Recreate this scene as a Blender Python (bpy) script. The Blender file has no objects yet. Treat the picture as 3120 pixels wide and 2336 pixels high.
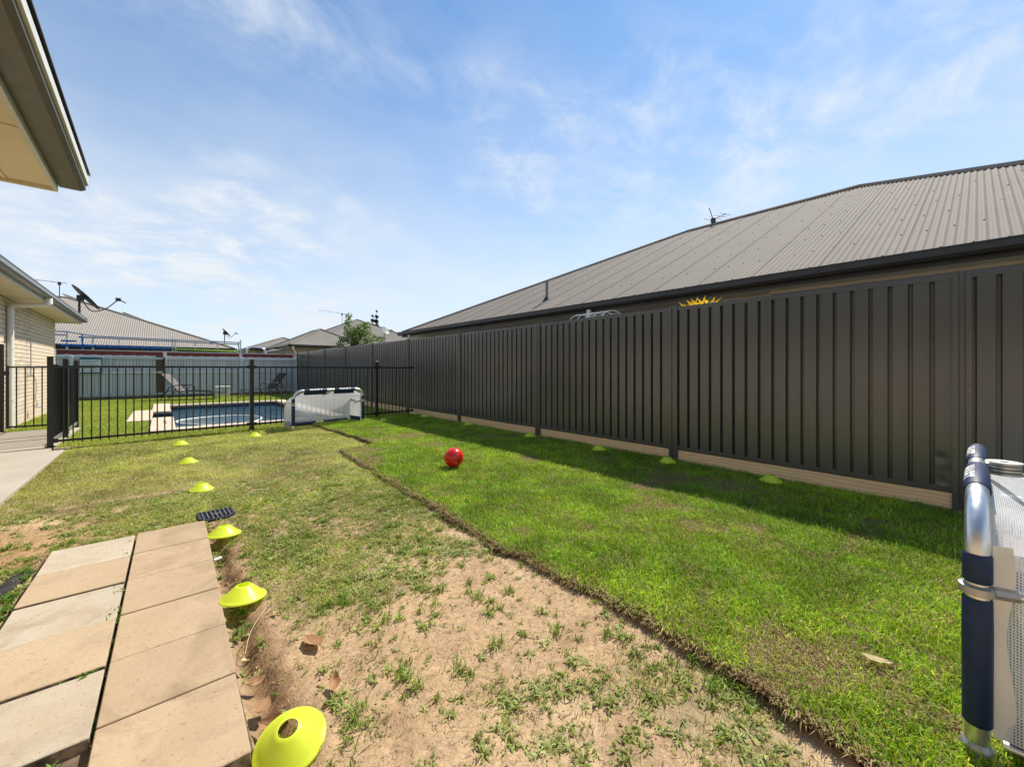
import bpy, bmesh, math, random
import numpy as np
from mathutils import Vector, Matrix

random.seed(7)
R = math.radians
scene = bpy.context.scene
COL = scene.collection

# ------------------------------------------------------------------ camera
YAW = 40.88
cam_d = bpy.data.cameras.new("camera")
cam = bpy.data.objects.new("camera", cam_d)
COL.objects.link(cam)
cam.location = (0, 0, 1.165)
cam.rotation_euler = (R(90), 0, R(-YAW))
cam_d.sensor_width = 36.0
cam_d.lens = 14.16
cam_d.shift_y = -0.0140
cam_d.clip_start = 0.02
cam_d.clip_end = 2000
scene.camera = cam

# ------------------------------------------------------------------ sky and sun
SUN = Vector((1.0, 0.20, 1.39)).normalized()
elev = math.asin(SUN.z)
azim = math.atan2(SUN.x, SUN.y)          # clockwise from +Y
world = bpy.data.worlds.new("World")
scene.world = world
world.use_nodes = True
wn, wl = world.node_tree.nodes, world.node_tree.links
wn.clear()
w_out = wn.new("ShaderNodeOutputWorld")
w_bg = wn.new("ShaderNodeBackground")
w_bg.inputs["Strength"].default_value = 0.105
sky = wn.new("ShaderNodeTexSky")
sky.sky_type = 'NISHITA'
sky.sun_disc = False
sky.sun_elevation = elev
sky.sun_rotation = azim
sky.altitude = 50
sky.air_density = 1.0
sky.dust_density = 0.15
sky.ozone_density = 2.0
tc = wn.new("ShaderNodeTexCoord")
sep = wn.new("ShaderNodeSeparateXYZ")
wl.new(tc.outputs["Generated"], sep.inputs[0])


def wmath(op, a, b=None, clamp=False):
    n = wn.new("ShaderNodeMath")
    n.operation = op
    n.use_clamp = clamp
    for i, q in enumerate((a, b)):
        if q is None:
            continue
        if isinstance(q, (int, float)):
            n.inputs[i].default_value = q
        else:
            wl.new(q, n.inputs[i])
    return n.outputs[0]


zc = wmath('MAXIMUM', sep.outputs[2], 0.0)
den = wmath('ADD', zc, 0.22)
px = wmath('DIVIDE', sep.outputs[0], den)
py = wmath('DIVIDE', sep.outputs[1], den)
comb = wn.new("ShaderNodeCombineXYZ")
wl.new(px, comb.inputs[0])
wl.new(py, comb.inputs[1])
mp = wn.new("ShaderNodeMapping")
mp.inputs["Location"].default_value = (3.3, 1.4, 0)
mp.inputs["Rotation"].default_value = (0, 0, R(35))
mp.inputs["Scale"].default_value = (1.0, 1.25, 1.0)
wl.new(comb.outputs[0], mp.inputs[0])


def wnoise(scale, detail, rough, dist, vec):
    n = wn.new("ShaderNodeTexNoise")
    n.inputs["Scale"].default_value = scale
    n.inputs["Detail"].default_value = detail
    n.inputs["Roughness"].default_value = rough
    n.inputs["Distortion"].default_value = dist
    wl.new(vec, n.inputs["Vector"])
    return n.outputs["Fac"]


def wramp(fac, a, b):
    n = wn.new("ShaderNodeMapRange")
    n.interpolation_type = 'SMOOTHSTEP'
    n.inputs["From Min"].default_value = a
    n.inputs["From Max"].default_value = b
    wl.new(fac, n.inputs["Value"])
    return n.outputs[0]


big = wramp(wnoise(0.85, 3, 0.5, 0.3, mp.outputs[0]), 0.42, 0.66)
wisp = wramp(wnoise(4.2, 10, 0.62, 0.35, mp.outputs[0]), 0.36, 0.84)
veil = wramp(wnoise(1.4, 6, 0.6, 0.4, mp.outputs[0]), 0.35, 0.85)
cl = wmath('MULTIPLY', big, wisp)
cl = wmath('ADD', wmath('MULTIPLY', cl, 0.85), wmath('MULTIPLY', veil, 0.20))
# pale bank of thin cloud low over the horizon
low = wn.new("ShaderNodeMapRange")
low.interpolation_type = 'SMOOTHSTEP'
low.inputs["From Min"].default_value = 0.72
low.inputs["From Max"].default_value = 0.0
wl.new(zc, low.inputs["Value"])
lown = wramp(wnoise(2.2, 8, 0.6, 0.3, tc.outputs["Generated"]), 0.25, 0.75)
bank = wmath('MULTIPLY', low.outputs[0], wmath('ADD', wmath('MULTIPLY', lown, 0.30), 0.68))
cl = wmath('ADD', cl, bank, clamp=True)
tint = wn.new("ShaderNodeMixRGB")
tint.blend_type = 'MULTIPLY'
tint.inputs[0].default_value = 1.0
tint.inputs[2].default_value = (0.70, 0.96, 1.08, 1)
wl.new(sky.outputs[0], tint.inputs[1])
mix = wn.new("ShaderNodeMixRGB")
mix.inputs[2].default_value = (5.2, 5.55, 5.95, 1)
wl.new(cl, mix.inputs[0])
wl.new(tint.outputs[0], mix.inputs[1])
wl.new(mix.outputs[0], w_bg.inputs["Color"])
wl.new(w_bg.outputs[0], w_out.inputs["Surface"])

sun_d = bpy.data.lights.new("sun", 'SUN')
sun_d.energy = 4.3
sun_d.angle = R(0.53)
sun_d.color = (1.0, 0.925, 0.81)
sun = bpy.data.objects.new("sun", sun_d)
COL.objects.link(sun)
sun.rotation_euler = (-SUN).to_track_quat('-Z', 'Y').to_euler()
sun.location = (20, 4, 30)

scene.view_settings.view_transform = 'Standard'
scene.view_settings.look = 'None'
scene.view_settings.gamma = 1.0
scene.view_settings.use_curve_mapping = False
scene.view_settings.exposure = 0.62
scene.cycles.max_bounces = 8
scene.cycles.transparent_max_bounces = 24
scene.cycles.use_denoising = True

# ------------------------------------------------------------------ helpers


class MB:
    """collects simple shapes and links them as one mesh object"""

    def __init__(self):
        self.v, self.f = [], []

    def add(self, vs, fs):
        o = len(self.v)
        self.v += [tuple(p) for p in vs]
        self.f += [tuple(i + o for i in q) for q in fs]
        return self

    def box(self, x0, x1, y0, y1, z0, z1):
        return self.add([(x0, y0, z0), (x1, y0, z0), (x1, y1, z0), (x0, y1, z0),
                         (x0, y0, z1), (x1, y0, z1), (x1, y1, z1), (x0, y1, z1)],
                        [(3, 2, 1, 0), (4, 5, 6, 7), (0, 1, 5, 4), (1, 2, 6, 5), (2, 3, 7, 6), (3, 0, 4, 7)])

    def bar(self, a, b, w, h, up=(0, 0, 1)):
        a, b, up = Vector(a), Vector(b), Vector(up)
        d = (b - a).normalized()
        s = d.cross(up)
        if s.length < 1e-5:
            s = d.cross(Vector((1, 0, 0)))
        s.normalize()
        t = s.cross(d).normalized()
        vs = []
        for p in (a, b):
            for q, r in ((-1, -1), (1, -1), (1, 1), (-1, 1)):
                vs.append(p + s * (w / 2 * q) + t * (h / 2 * r))
        return self.add(vs, [(3, 2, 1, 0), (4, 5, 6, 7), (0, 1, 5, 4), (1, 2, 6, 5), (2, 3, 7, 6), (3, 0, 4, 7)])

    def tube(self, pts, r, n=8, caps=True, closed=False):
        pts = [Vector(p) for p in pts]
        m = len(pts)
        rs = r if isinstance(r, (list, tuple)) else [r] * m
        prev = None
        vs = []
        for i, p in enumerate(pts):
            a = pts[(i - 1) % m] if (i > 0 or closed) else p
            b = pts[(i + 1) % m] if (i < m - 1 or closed) else p
            d = (b - a).normalized()
            if prev is None:
                x = d.cross(Vector((0, 0, 1)))
                if x.length < 1e-4:
                    x = d.cross(Vector((1, 0, 0)))
            else:
                x = prev - d * prev.dot(d)
            x.normalize()
            prev = x
            y = d.cross(x)
            for k in range(n):
                an = 2 * math.pi * k / n
                vs.append(p + (x * math.cos(an) + y * math.sin(an)) * rs[i])
        fs = []
        for i in range(m if closed else m - 1):
            j = (i + 1) % m
            for k in range(n):
                l = (k + 1) % n
                fs.append((i * n + k, i * n + l, j * n + l, j * n + k))
        if caps and not closed:
            fs.append(tuple(range(n - 1, -1, -1)))
            fs.append(tuple((m - 1) * n + k for k in range(n)))
        return self.add(vs, fs)

    def lathe(self, prof, n=24, c=(0, 0, 0)):
        vs, fs = [], []
        for r, z in prof:
            for k in range(n):
                a = 2 * math.pi * k / n
                vs.append((c[0] + r * math.cos(a), c[1] + r * math.sin(a), c[2] + z))
        for i in range(len(prof) - 1):
            for k in range(n):
                l = (k + 1) % n
                fs.append((i * n + k, i * n + l, (i + 1) * n + l, (i + 1) * n + k))
        return self.add(vs, fs)

    def prism(self, poly, axis, a, b):
        """2D outline swept along one axis ('x','y','z') from a to b"""
        n = len(poly)

        def P(p, t):
            return {'x': (t, p[0], p[1]), 'y': (p[0], t, p[1]), 'z': (p[0], p[1], t)}[axis]
        vs = [P(p, a) for p in poly] + [P(p, b) for p in poly]
        fs = [(i, (i + 1) % n, n + (i + 1) % n, n + i) for i in range(n)]
        fs += [tuple(range(n - 1, -1, -1)), tuple(range(n, 2 * n))]
        return self.add(vs, fs)

    def sphere(self, c, r, n=12, m=8, s=(1, 1, 1)):
        prof = []
        vs, fs = [], []
        for i in range(m + 1):
            th = math.pi * i / m
            for k in range(n):
                a = 2 * math.pi * k / n
                vs.append((c[0] + r * s[0] * math.sin(th) * math.cos(a), c[1] + r * s[1] * math.sin(th) * math.sin(a),
                           c[2] + r * s[2] * math.cos(th)))
        for i in range(m):
            for k in range(n):
                l = (k + 1) % n
                fs.append((i * n + k, (i + 1) * n + k, (i + 1) * n + l, i * n + l))
        return self.add(vs, fs)

    def mesh(self, name, mat, smooth=None, bevel=0):
        me = bpy.data.meshes.new(name)
        me.from_pydata(self.v, [], self.f)
        bm = bmesh.new()
        bm.from_mesh(me)
        if smooth is not None:
            bmesh.ops.remove_doubles(bm, verts=bm.verts, dist=1e-5)
        bmesh.ops.recalc_face_normals(bm, faces=bm.faces)
        if bevel:
            bmesh.ops.bevel(bm, geom=bm.edges[:], offset=bevel, segments=1, affect='EDGES', profile=0.5)
        bm.to_mesh(me)
        bm.free()
        if smooth is not None:
            me.shade_smooth()
            me.set_sharp_from_angle(angle=R(smooth))
        if mat:
            me.materials.append(mat)
        return me

    def build(self, name, mat, parent=None, smooth=None, bevel=0, loc=None):
        return link(name, self.mesh(name, mat, smooth, bevel), parent, loc)


def link(name, me, parent=None, loc=None, rot=None):
    o = bpy.data.objects.new(name, me)
    COL.objects.link(o)
    if parent:
        o.parent = parent
    if loc is not None:
        o.location = loc
    if rot is not None:
        o.rotation_euler = rot
    return o


def tag(o, label=None, cat=None, group=None, kind=None):
    if label:
        o["label"] = label
    if cat:
        o["category"] = cat
    if group:
        o["group"] = group
    if kind:
        o["kind"] = kind
    return o


def thing(name, label, cat, loc=(0, 0, 0), rz=0.0, group=None):
    o = bpy.data.objects.new(name, None)
    o.empty_display_size = 0.2
    COL.objects.link(o)
    o.location = loc
    o.rotation_euler = (0, 0, rz)
    return tag(o, label, cat, group)


def copy_tree(o, parent=None):
    c = o.copy()
    COL.objects.link(c)
    c.parent = parent
    for ch in list(o.children):
        copy_tree(ch, c)
    return c


# ------------------------------------------------------------------ materials


def mat_base(name):
    m = bpy.data.materials.new(name)
    m.use_nodes = True
    nt = m.node_tree
    return m, nt, nt.nodes["Principled BSDF"], nt.nodes["Material Output"]


def nz(nt, scale, detail=4, rough=0.6, vec=None, dist=0.0):
    n = nt.nodes.new("ShaderNodeTexNoise")
    n.inputs["Scale"].default_value = scale
    n.inputs["Detail"].default_value = detail
    n.inputs["Roughness"].default_value = rough
    n.inputs["Distortion"].default_value = dist
    if vec is not None:
        nt.links.new(vec, n.inputs["Vector"])
    return n.outputs["Fac"]


def mrange(nt, fac, a, b, c=0.0, d=1.0):
    n = nt.nodes.new("ShaderNodeMapRange")
    n.inputs["From Min"].default_value = a
    n.inputs["From Max"].default_value = b
    n.inputs["To Min"].default_value = c
    n.inputs["To Max"].default_value = d
    nt.links.new(fac, n.inputs["Value"])
    return n.outputs[0]


def mixc(nt, fac, a, b, mode='MIX'):
    n = nt.nodes.new("ShaderNodeMixRGB")
    n.blend_type = mode
    for i, q in ((0, fac), (1, a), (2, b)):
        if isinstance(q, (int, float)):
            n.inputs[i].default_value = q
        elif isinstance(q, tuple):
            n.inputs[i].default_value = (q[0], q[1], q[2], 1)
        else:
            nt.links.new(q, n.inputs[i])
    return n.outputs[0]


def bump(nt, p, h, strength=0.3, dist=0.01):
    b = nt.nodes.new("ShaderNodeBump")
    b.inputs["Strength"].default_value = strength
    b.inputs["Distance"].default_value = dist
    nt.links.new(h, b.inputs["Height"])
    nt.links.new(b.outputs[0], p.inputs["Normal"])
    return b


def objco(nt, scale=None, which="Object"):
    t = nt.nodes.new("ShaderNodeTexCoord")
    out = t.outputs[which]
    if scale:
        m = nt.nodes.new("ShaderNodeMapping")
        m.inputs["Scale"].default_value = scale
        nt.links.new(out, m.inputs[0])
        out = m.outputs[0]
    return out


def world_co(nt, scale=None):
    t = nt.nodes.new("ShaderNodeNewGeometry")
    out = t.outputs["Position"]
    if scale:
        m = nt.nodes.new("ShaderNodeMapping")
        m.inputs["Scale"].default_value = scale
        nt.links.new(out, m.inputs[0])
        out = m.outputs[0]
    return out


def simple(name, col, rough=0.5, metal=0.0, var=0.12, scale=6.0, spec=0.5, bmp=0.0, bscale=60.0, stretch=None, coat=0.0, rvar=1.0):
    m, nt, p, o = mat_base(name)
    co = world_co(nt, stretch)
    f = nz(nt, scale, 5, 0.6, co)
    d = tuple(c * (1 - var) for c in col)
    u = tuple(min(1, c * (1 + var)) for c in col)
    nt.links.new(mixc(nt, mrange(nt, f, 0.3, 0.7), d, u), p.inputs["Base Color"])
    r = nz(nt, scale * 3.1, 4, 0.6, co)
    nt.links.new(mrange(nt, r, 0.3, 0.7, max(0, rough - 0.07 * rvar), min(1, rough + 0.09 * rvar)), p.inputs["Roughness"])
    p.inputs["Metallic"].default_value = metal
    p.inputs["Specular IOR Level"].default_value = spec
    if coat:
        p.inputs["Coat Weight"].default_value = coat
    if bmp:
        bump(nt, p, nz(nt, bscale, 4, 0.65, co), bmp, 0.004)
    return m


M = {}


def fence_mat():
    m, nt, p, o = mat_base('dark_coated_steel')
    st = nz(nt, 2.2, 5, 0.6, world_co(nt, (5, 5, 0.35)))
    du = nz(nt, 1.1, 4, 0.55, world_co(nt))
    c = mixc(nt, mrange(nt, st, 0.35, 0.75, 0, 0.55), (0.072, 0.067, 0.062), (0.098, 0.091, 0.083))
    c = mixc(nt, mrange(nt, du, 0.45, 0.75, 0, 0.35), c, (0.130, 0.115, 0.095))
    nt.links.new(c, p.inputs["Base Color"])
    p.inputs["Roughness"].default_value = 0.25
    p.inputs["Specular IOR Level"].default_value = 0.85
    return m


M['fence'] = fence_mat()
M['gutter_dark'] = simple('dark_gutter_paint', (0.040, 0.036, 0.032), 0.42, 0, 0.12, 3)
M['roof'] = simple('grey_roof_steel', (0.268, 0.238, 0.205), 0.80, 0.0, 0.05, 1.2, 0.06, rvar=0.0)
M['roof_tan'] = simple('pale_roof_steel', (0.295, 0.265, 0.23), 0.75, 0.0, 0.05, 1.0, 0.15)
M['roof_mid'] = simple('mid_grey_roof_steel', (0.21, 0.192, 0.168), 0.75, 0.0, 0.10, 0.9, 0.2)
M['screw'] = simple('roof_screw_paint', (0.018, 0.018, 0.018), 0.8, spec=0.1)
M['gutter_grey'] = simple('grey_gutter_paint', (0.15, 0.153, 0.148), 0.33, 0.0, 0.10, 4)
M['gutter_under'] = simple('taupe_gutter_paint', (0.085, 0.078, 0.068), 0.38, 0.0, 0.08, 4)
M['soffit'] = simple('cream_soffit_paint', (0.72, 0.62, 0.44), 0.65, 0, 0.05, 2.0)
M['soffit_pale'] = simple('pale_soffit_paint', (0.82, 0.75, 0.60), 0.65, 0, 0.05, 2.0)
M['fascia_pale'] = simple('pale_grey_fascia', (0.55, 0.56, 0.54), 0.5, 0, 0.05, 3.0)
M['white'] = simple('white_paint', (0.78, 0.78, 0.76), 0.45, 0, 0.04, 5)
M['pvc'] = simple('white_pipe_plastic', (0.72, 0.72, 0.68), 0.4, 0, 0.05, 5)
M['black'] = simple('black_powder_coat', (0.012, 0.012, 0.012), 0.38, 0, 0.15, 8)
M['black_plastic'] = simple('black_grate_plastic', (0.018, 0.018, 0.020), 0.5, 0, 0.2, 12)
M['grey_plastic'] = simple('grey_grate_plastic', (0.15, 0.15, 0.16), 0.5, 0, 0.2, 12)
M['alu'] = simple('brushed_aluminium', (0.70, 0.70, 0.69), 0.36, 1.0, 0.06, 9, 0.5, 0.02, 120)
M['galv'] = simple('galvanised_steel', (0.55, 0.57, 0.59), 0.38, 0.85, 0.12, 9)
M['zinc_disc'] = simple('zinc_hinge_metal', (0.42, 0.42, 0.41), 0.42, 0.75, 0.15, 14)
M['navy'] = simple('navy_padded_vinyl', (0.008, 0.024, 0.075), 0.55, 0, 0.12, 10, 0.4, 0.08, 220)
M['letter'] = simple('white_print', (0.80, 0.80, 0.78), 0.6, 0, 0.03, 8)
M['webbing'] = simple('white_webbing', (0.72, 0.70, 0.66), 0.75, 0, 0.06, 12, 0.2, 0.15, 260)
M['red_beam'] = simple('red_oxide_paint', (0.16, 0.020, 0.016), 0.55, 0, 0.15, 5)
M['plinth'] = None
M['dirt_side'] = simple('paver_weathered_side', (0.16, 0.12, 0.08), 0.9, 0, 0.5, 25, 0.1)
M['sling'] = simple('grey_sling_fabric', (0.16, 0.145, 0.14), 0.8, 0, 0.10, 30, 0.2)
M['sling_dark'] = simple('charcoal_sling_fabric', (0.045, 0.040, 0.042), 0.8, 0, 0.10, 30, 0.2)
M['frame_dark'] = simple('dark_bronze_tube', (0.022, 0.020, 0.018), 0.4, 0, 0.1, 8)
M['table'] = simple('cream_table_plastic', (0.72, 0.72, 0.64), 0.45, 0, 0.04, 8)
M['coping'] = simple('tan_coping_stone', (0.60, 0.48, 0.36), 0.75, 0, 0.12, 8, 0.2, 0.1, 90)
M['pool_wall'] = simple('dark_blue_pool_finish', (0.018, 0.045, 0.085), 0.45, 0, 0.25, 6)
M['waterline'] = simple('dark_waterline_tile', (0.02, 0.035, 0.06), 0.25, 0, 0.25, 14)
M['hose'] = simple('white_hose_plastic', (0.75, 0.75, 0.72), 0.45, 0, 0.05, 10)
M['blue_pad'] = simple('bright_blue_vinyl', (0.012, 0.14, 0.46), 0.3, 0, 0.12, 9)
M['lime_pad'] = simple('lime_vinyl', (0.36, 0.56, 0.06), 0.4, 0, 0.12, 9)
M['teal'] = simple('teal_sign_print', (0.012, 0.13, 0.19), 0.4, 0, 0.06, 8)
M['sign_white'] = simple('sign_white', (0.62, 0.66, 0.70), 0.4, 0, 0.05, 8)
M['sign_grey'] = simple('sign_grey_print', (0.25, 0.29, 0.34), 0.5, 0, 0.08, 8)
M['solar'] = simple('solar_glass', (0.01, 0.012, 0.02), 0.15, 0, 0.1, 4)
M['dish'] = simple('charcoal_dish_paint', (0.022, 0.030, 0.034), 0.45, 0, 0.1, 8)
M['dish_pale'] = simple('pale_dish_paint', (0.16, 0.18, 0.19), 0.5, 0, 0.1, 8)
M['window'] = simple('dark_window_glass', (0.03, 0.035, 0.04), 0.08, 0, 0.1, 2)
M['bark'] = simple('brown_bark', (0.12, 0.09, 0.06), 0.9, 0, 0.3, 14, 0.2, 0.3, 40)
M['mat_fabric'] = simple('black_weed_fabric', (0.035, 0.033, 0.034), 0.85, 0, 0.5, 18, 0.2, 0.3, 60)
M['mortar'] = simple('shade_darkened_mortar', (0.22, 0.18, 0.135), 0.95, 0, 0.1, 10, 0.1)  # cream mortar, darkened to paint in the shade of the raked joints


def brick_mat(name, col):
    m, nt, p, o = mat_base(name)
    oi = nt.nodes.new("ShaderNodeObjectInfo")
    f = nz(nt, 9, 5, 0.6, world_co(nt))
    a = mixc(nt, oi.outputs["Random"], tuple(c * 0.86 for c in col), tuple(min(1, c * 1.08) for c in col))
    b = mixc(nt, mrange(nt, f, 0.3, 0.75, 0, 0.35), a, tuple(c * 0.7 for c in col))
    nt.links.new(b, p.inputs["Base Color"])
    p.inputs["Roughness"].default_value = 0.9
    p.inputs["Specular IOR Level"].default_value = 0.15
    bump(nt, p, nz(nt, 120, 4, 0.7, world_co(nt)), 0.25, 0.004)
    return m


M['brick'] = brick_mat('cream_brick', (0.66, 0.55, 0.42))
M['brick_mid'] = brick_mat('tan_brick', (0.42, 0.35, 0.27))
M['brick_pale'] = brick_mat('pale_brick', (0.52, 0.47, 0.39))


def brick_wall_mat(name, col, mortar):
    """walls too far to see single bricks"""
    m, nt, p, o = mat_base(name)
    b = nt.nodes.new("ShaderNodeTexBrick")
    b.inputs["Color1"].default_value = (*col, 1)
    b.inputs["Color2"].default_value = (col[0] * .85, col[1] * .85, col[2] * .85, 1)
    b.inputs["Mortar"].default_value = (*mortar, 1)
    b.inputs["Scale"].default_value = 1.0
    b.inputs["Brick Width"].default_value = 0.24
    b.inputs["Row Height"].default_value = 0.086
    b.inputs["Mortar Size"].default_value = 0.006
    s = nt.nodes.new("ShaderNodeSeparateXYZ")
    nt.links.new(world_co(nt), s.inputs[0])
    ad = nt.nodes.new("ShaderNodeMath")
    nt.links.new(s.outputs[0], ad.inputs[0])
    nt.links.new(s.outputs[1], ad.inputs[1])
    c = nt.nodes.new("ShaderNodeCombineXYZ")
    nt.links.new(ad.outputs[0], c.inputs[0])
    nt.links.new(s.outputs[2], c.inputs[1])
    nt.links.new(c.outputs[0], b.inputs["Vector"])
    nt.links.new(b.outputs["Color"], p.inputs["Base Color"])
    p.inputs["Roughness"].default_value = 0.9
    return m


M['brickwall'] = brick_wall_mat('cream_brick_wall', (0.60, 0.50, 0.38), (0.36, 0.30, 0.23))
M['brickwall_far'] = brick_wall_mat('tan_brick_wall', (0.40, 0.34, 0.27), (0.30, 0.26, 0.21))


def paver_mat(name, col, stain):
    m, nt, p, o = mat_base(name)
    co = world_co(nt)
    oi = nt.nodes.new("ShaderNodeObjectInfo")
    big = nz(nt, 5.0, 6, 0.62, co, 0.4)
    fine = nz(nt, 70, 4, 0.6, co)
    vor = nt.nodes.new("ShaderNodeTexVoronoi")
    vor.inputs["Scale"].default_value = 95
    vor.inputs["Randomness"].default_value = 1.0
    nt.links.new(co, vor.inputs["Vector"])
    pit = nz(nt, 85, 3, 0.55, world_co(nt, (1, 1.3, 1)))
    blot = nz(nt, 2.3, 5, 0.65, co, 1.5)
    c1 = mixc(nt, oi.outputs["Random"], tuple(c * 0.93 for c in col), tuple(min(1, c * 1.06) for c in col))
    c2 = mixc(nt, mrange(nt, big, 0.38, 0.72, 0, 0.75), c1, stain)
    c3 = mixc(nt, mrange(nt, fine, 0.3, 0.7, 0, 0.22), c2, tuple(c * 0.62 for c in col))
    c3 = mixc(nt, mrange(nt, blot, 0.50, 0.70, 0, 0.60), c3, tuple(c * 0.60 for c in stain))
    c4 = mixc(nt, mrange(nt, pit, 0.635, 0.68, 0, 0.70), c3, (0.20, 0.135, 0.08))
    c5 = mixc(nt, mrange(nt, vor.outputs["Distance"], 0.0, 0.16, 0.30, 0.0), c4, (0.75, 0.68, 0.56))
    nt.links.new(c5, p.inputs["Base Color"])
    p.inputs["Roughness"].default_value = 0.88
    p.inputs["Specular IOR Level"].default_value = 0.2
    bump(nt, p, mixc(nt, 0.5, fine, pit, 'SUBTRACT'), 0.30, 0.003)
    return m


M['paver'] = paver_mat('tan_paver', (0.435, 0.325, 0.21), (0.36, 0.26, 0.163))
M['paver_pale'] = paver_mat('pale_paver', (0.46, 0.40, 0.31), (0.38, 0.295, 0.20))
M['paver_side'] = simple('mouldy_paver_side', (0.24, 0.18, 0.115), 0.9, 0, 0.85, 22, 0.1, 0.5, 90)
M['paver_mid'] = paver_mat('sandy_paver', (0.43, 0.32, 0.205), (0.45, 0.36, 0.245))


def concrete_mat():
    m, nt, p, o = mat_base('pale_concrete')
    co = world_co(nt)
    a = nz(nt, 1.6, 6, 0.6, co)
    b = nz(nt, 45, 4, 0.65, co)
    c1 = mixc(nt, mrange(nt, a, 0.3, 0.7), (0.325, 0.29, 0.235), (0.41, 0.37, 0.305))
    c2 = mixc(nt, mrange(nt, b, 0.35, 0.75, 0, 0.3), c1, (0.40, 0.34, 0.26))
    nt.links.new(c2, p.inputs["Base Color"])
    p.inputs["Roughness"].default_value = 0.85
    bump(nt, p, b, 0.15, 0.003)
    return m


M['concrete'] = concrete_mat()


def timber_mat():
    m, nt, p, o = mat_base('treated_pine')
    co = world_co(nt, (8, 0.9, 9))
    a = nz(nt, 2.6, 6, 0.6, co, 1.2)
    w = nt.nodes.new("ShaderNodeTexWave")
    w.wave_type = 'BANDS'
    w.bands_direction = 'Z'
    w.inputs["Scale"].default_value = 9
    w.inputs["Distortion"].default_value = 5
    w.inputs["Detail"].default_value = 3
    nt.links.new(world_co(nt, (1, 0.25, 1)), w.inputs["Vector"])
    v = nt.nodes.new("ShaderNodeTexVoronoi")
    v.inputs["Scale"].default_value = 1.0
    nt.links.new(world_co(nt, (1, 1.6, 5.5)), v.inputs["Vector"])
    c1 = mixc(nt, mrange(nt, a, 0.3, 0.7), (0.80, 0.52, 0.26), (0.88, 0.63, 0.36))
    c2 = mixc(nt, mrange(nt, w.outputs["Fac"], 0.2, 0.9, 0, 0.30), c1, (0.42, 0.28, 0.155))
    c3 = mixc(nt, mrange(nt, v.outputs["Distance"], 0.05, 0.10, 0.8, 0.0), c2, (0.15, 0.075, 0.035))
    nt.links.new(c3, p.inputs["Base Color"])
    p.inputs["Roughness"].default_value = 0.8
    p.inputs["Specular IOR Level"].default_value = 0.2
    bump(nt, p, a, 0.2, 0.004)
    return m


M['plinth'] = timber_mat()


def paling_mat(name, col):
    m, nt, p, o = mat_base(name)
    oi = nt.nodes.new("ShaderNodeObjectInfo")
    a = nz(nt, 3, 6, 0.65, world_co(nt, (10, 10, 0.8)))
    c0 = mixc(nt, oi.outputs["Random"], tuple(c * 0.88 for c in col), tuple(c * 1.08 for c in col))
    c1 = mixc(nt, mrange(nt, a, 0.45, 0.8, 0, 0.35), c0, tuple(c * 0.55 for c in col))
    nt.links.new(c1, p.inputs["Base Color"])
    p.inputs["Roughness"].default_value = 0.75
    return m


M['paling'] = paling_mat('weathered_white_paling', (0.52, 0.55, 0.57))
M['paling_brown'] = paling_mat('bare_brown_paling', (0.12, 0.085, 0.06))


def plastic_cone():
    m, nt, p, o = mat_base('fluoro_yellow_plastic')
    p.inputs["Base Color"].default_value = (0.76, 0.88, 0.06, 1)
    p.inputs["Roughness"].default_value = 0.30
    f = nz(nt, 30, 4, 0.6, world_co(nt))
    nt.links.new(mixc(nt, mrange(nt, f, 0.3, 0.7), (0.86, 0.94, 0.075), (0.92, 0.98, 0.11)), p.inputs["Base Color"])
    nt.links.new(mrange(nt, f, 0.3, 0.7, 0.24, 0.42), p.inputs["Roughness"])
    t = nt.nodes.new("ShaderNodeBsdfTranslucent")
    t.inputs["Color"].default_value = (0.85, 0.98, 0.10, 1)
    mx = nt.nodes.new("ShaderNodeMixShader")
    mx.inputs[0].default_value = 0.52
    nt.links.new(p.outputs[0], mx.inputs[1])
    nt.links.new(t.outputs[0], mx.inputs[2])
    nt.links.new(mx.outputs[0], o.inputs["Surface"])
    return m


M['cone'] = plastic_cone()


def leafy(name, attr=True, col=(0.1, 0.2, 0.03), rough=0.5, trans=0.3, spec=0.3, green=True):
    m, nt, p, o = mat_base(name)
    if attr:
        a = nt.nodes.new("ShaderNodeAttribute")
        a.attribute_name = "col"
        c = a.outputs["Color"]
    else:
        f = nz(nt, 3.0, 3, 0.6, world_co(nt))
        c = mixc(nt, mrange(nt, f, 0.3, 0.7), tuple(q * 0.75 for q in col), tuple(q * 1.25 for q in col))
    nt.links.new(c, p.inputs["Base Color"])
    p.inputs["Roughness"].default_value = rough
    p.inputs["Specular IOR Level"].default_value = spec
    t = nt.nodes.new("ShaderNodeBsdfTranslucent")
    nt.links.new(mixc(nt, 0.45, c, (0.36, 0.44, 0.03), 'MIX') if trans > 0.2 and green else c, t.inputs["Color"])
    mx = nt.nodes.new("ShaderNodeMixShader")
    mx.inputs[0].default_value = trans
    nt.links.new(p.outputs[0], mx.inputs[1])
    nt.links.new(t.outputs[0], mx.inputs[2])
    nt.links.new(mx.outputs[0], o.inputs["Surface"])
    return m


M['grass'] = leafy('grass_blades', True, rough=0.5, trans=0.34, spec=0.12)
M['straw'] = leafy('dry_straw', True, rough=0.8, trans=0.12, spec=0.1)
M['leaf'] = leafy('tree_leaf', True, rough=0.38, trans=0.30, spec=0.45)
M['dead_leaf'] = leafy('dry_brown_leaf', False, (0.36, 0.20, 0.10), 0.6, 0.18, 0.3)
M['dead_leaf_pale'] = leafy('dry_pale_leaf', False, (0.62, 0.52, 0.28), 0.6, 0.18, 0.3)
M['yellow_leaf'] = leafy('yellow_frond', False, (0.95, 0.66, 0.02), 0.5, 0.5, 0.3, False)
M['pine'] = leafy('dark_conifer', True, rough=0.7, trans=0.05, spec=0.1)


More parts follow.
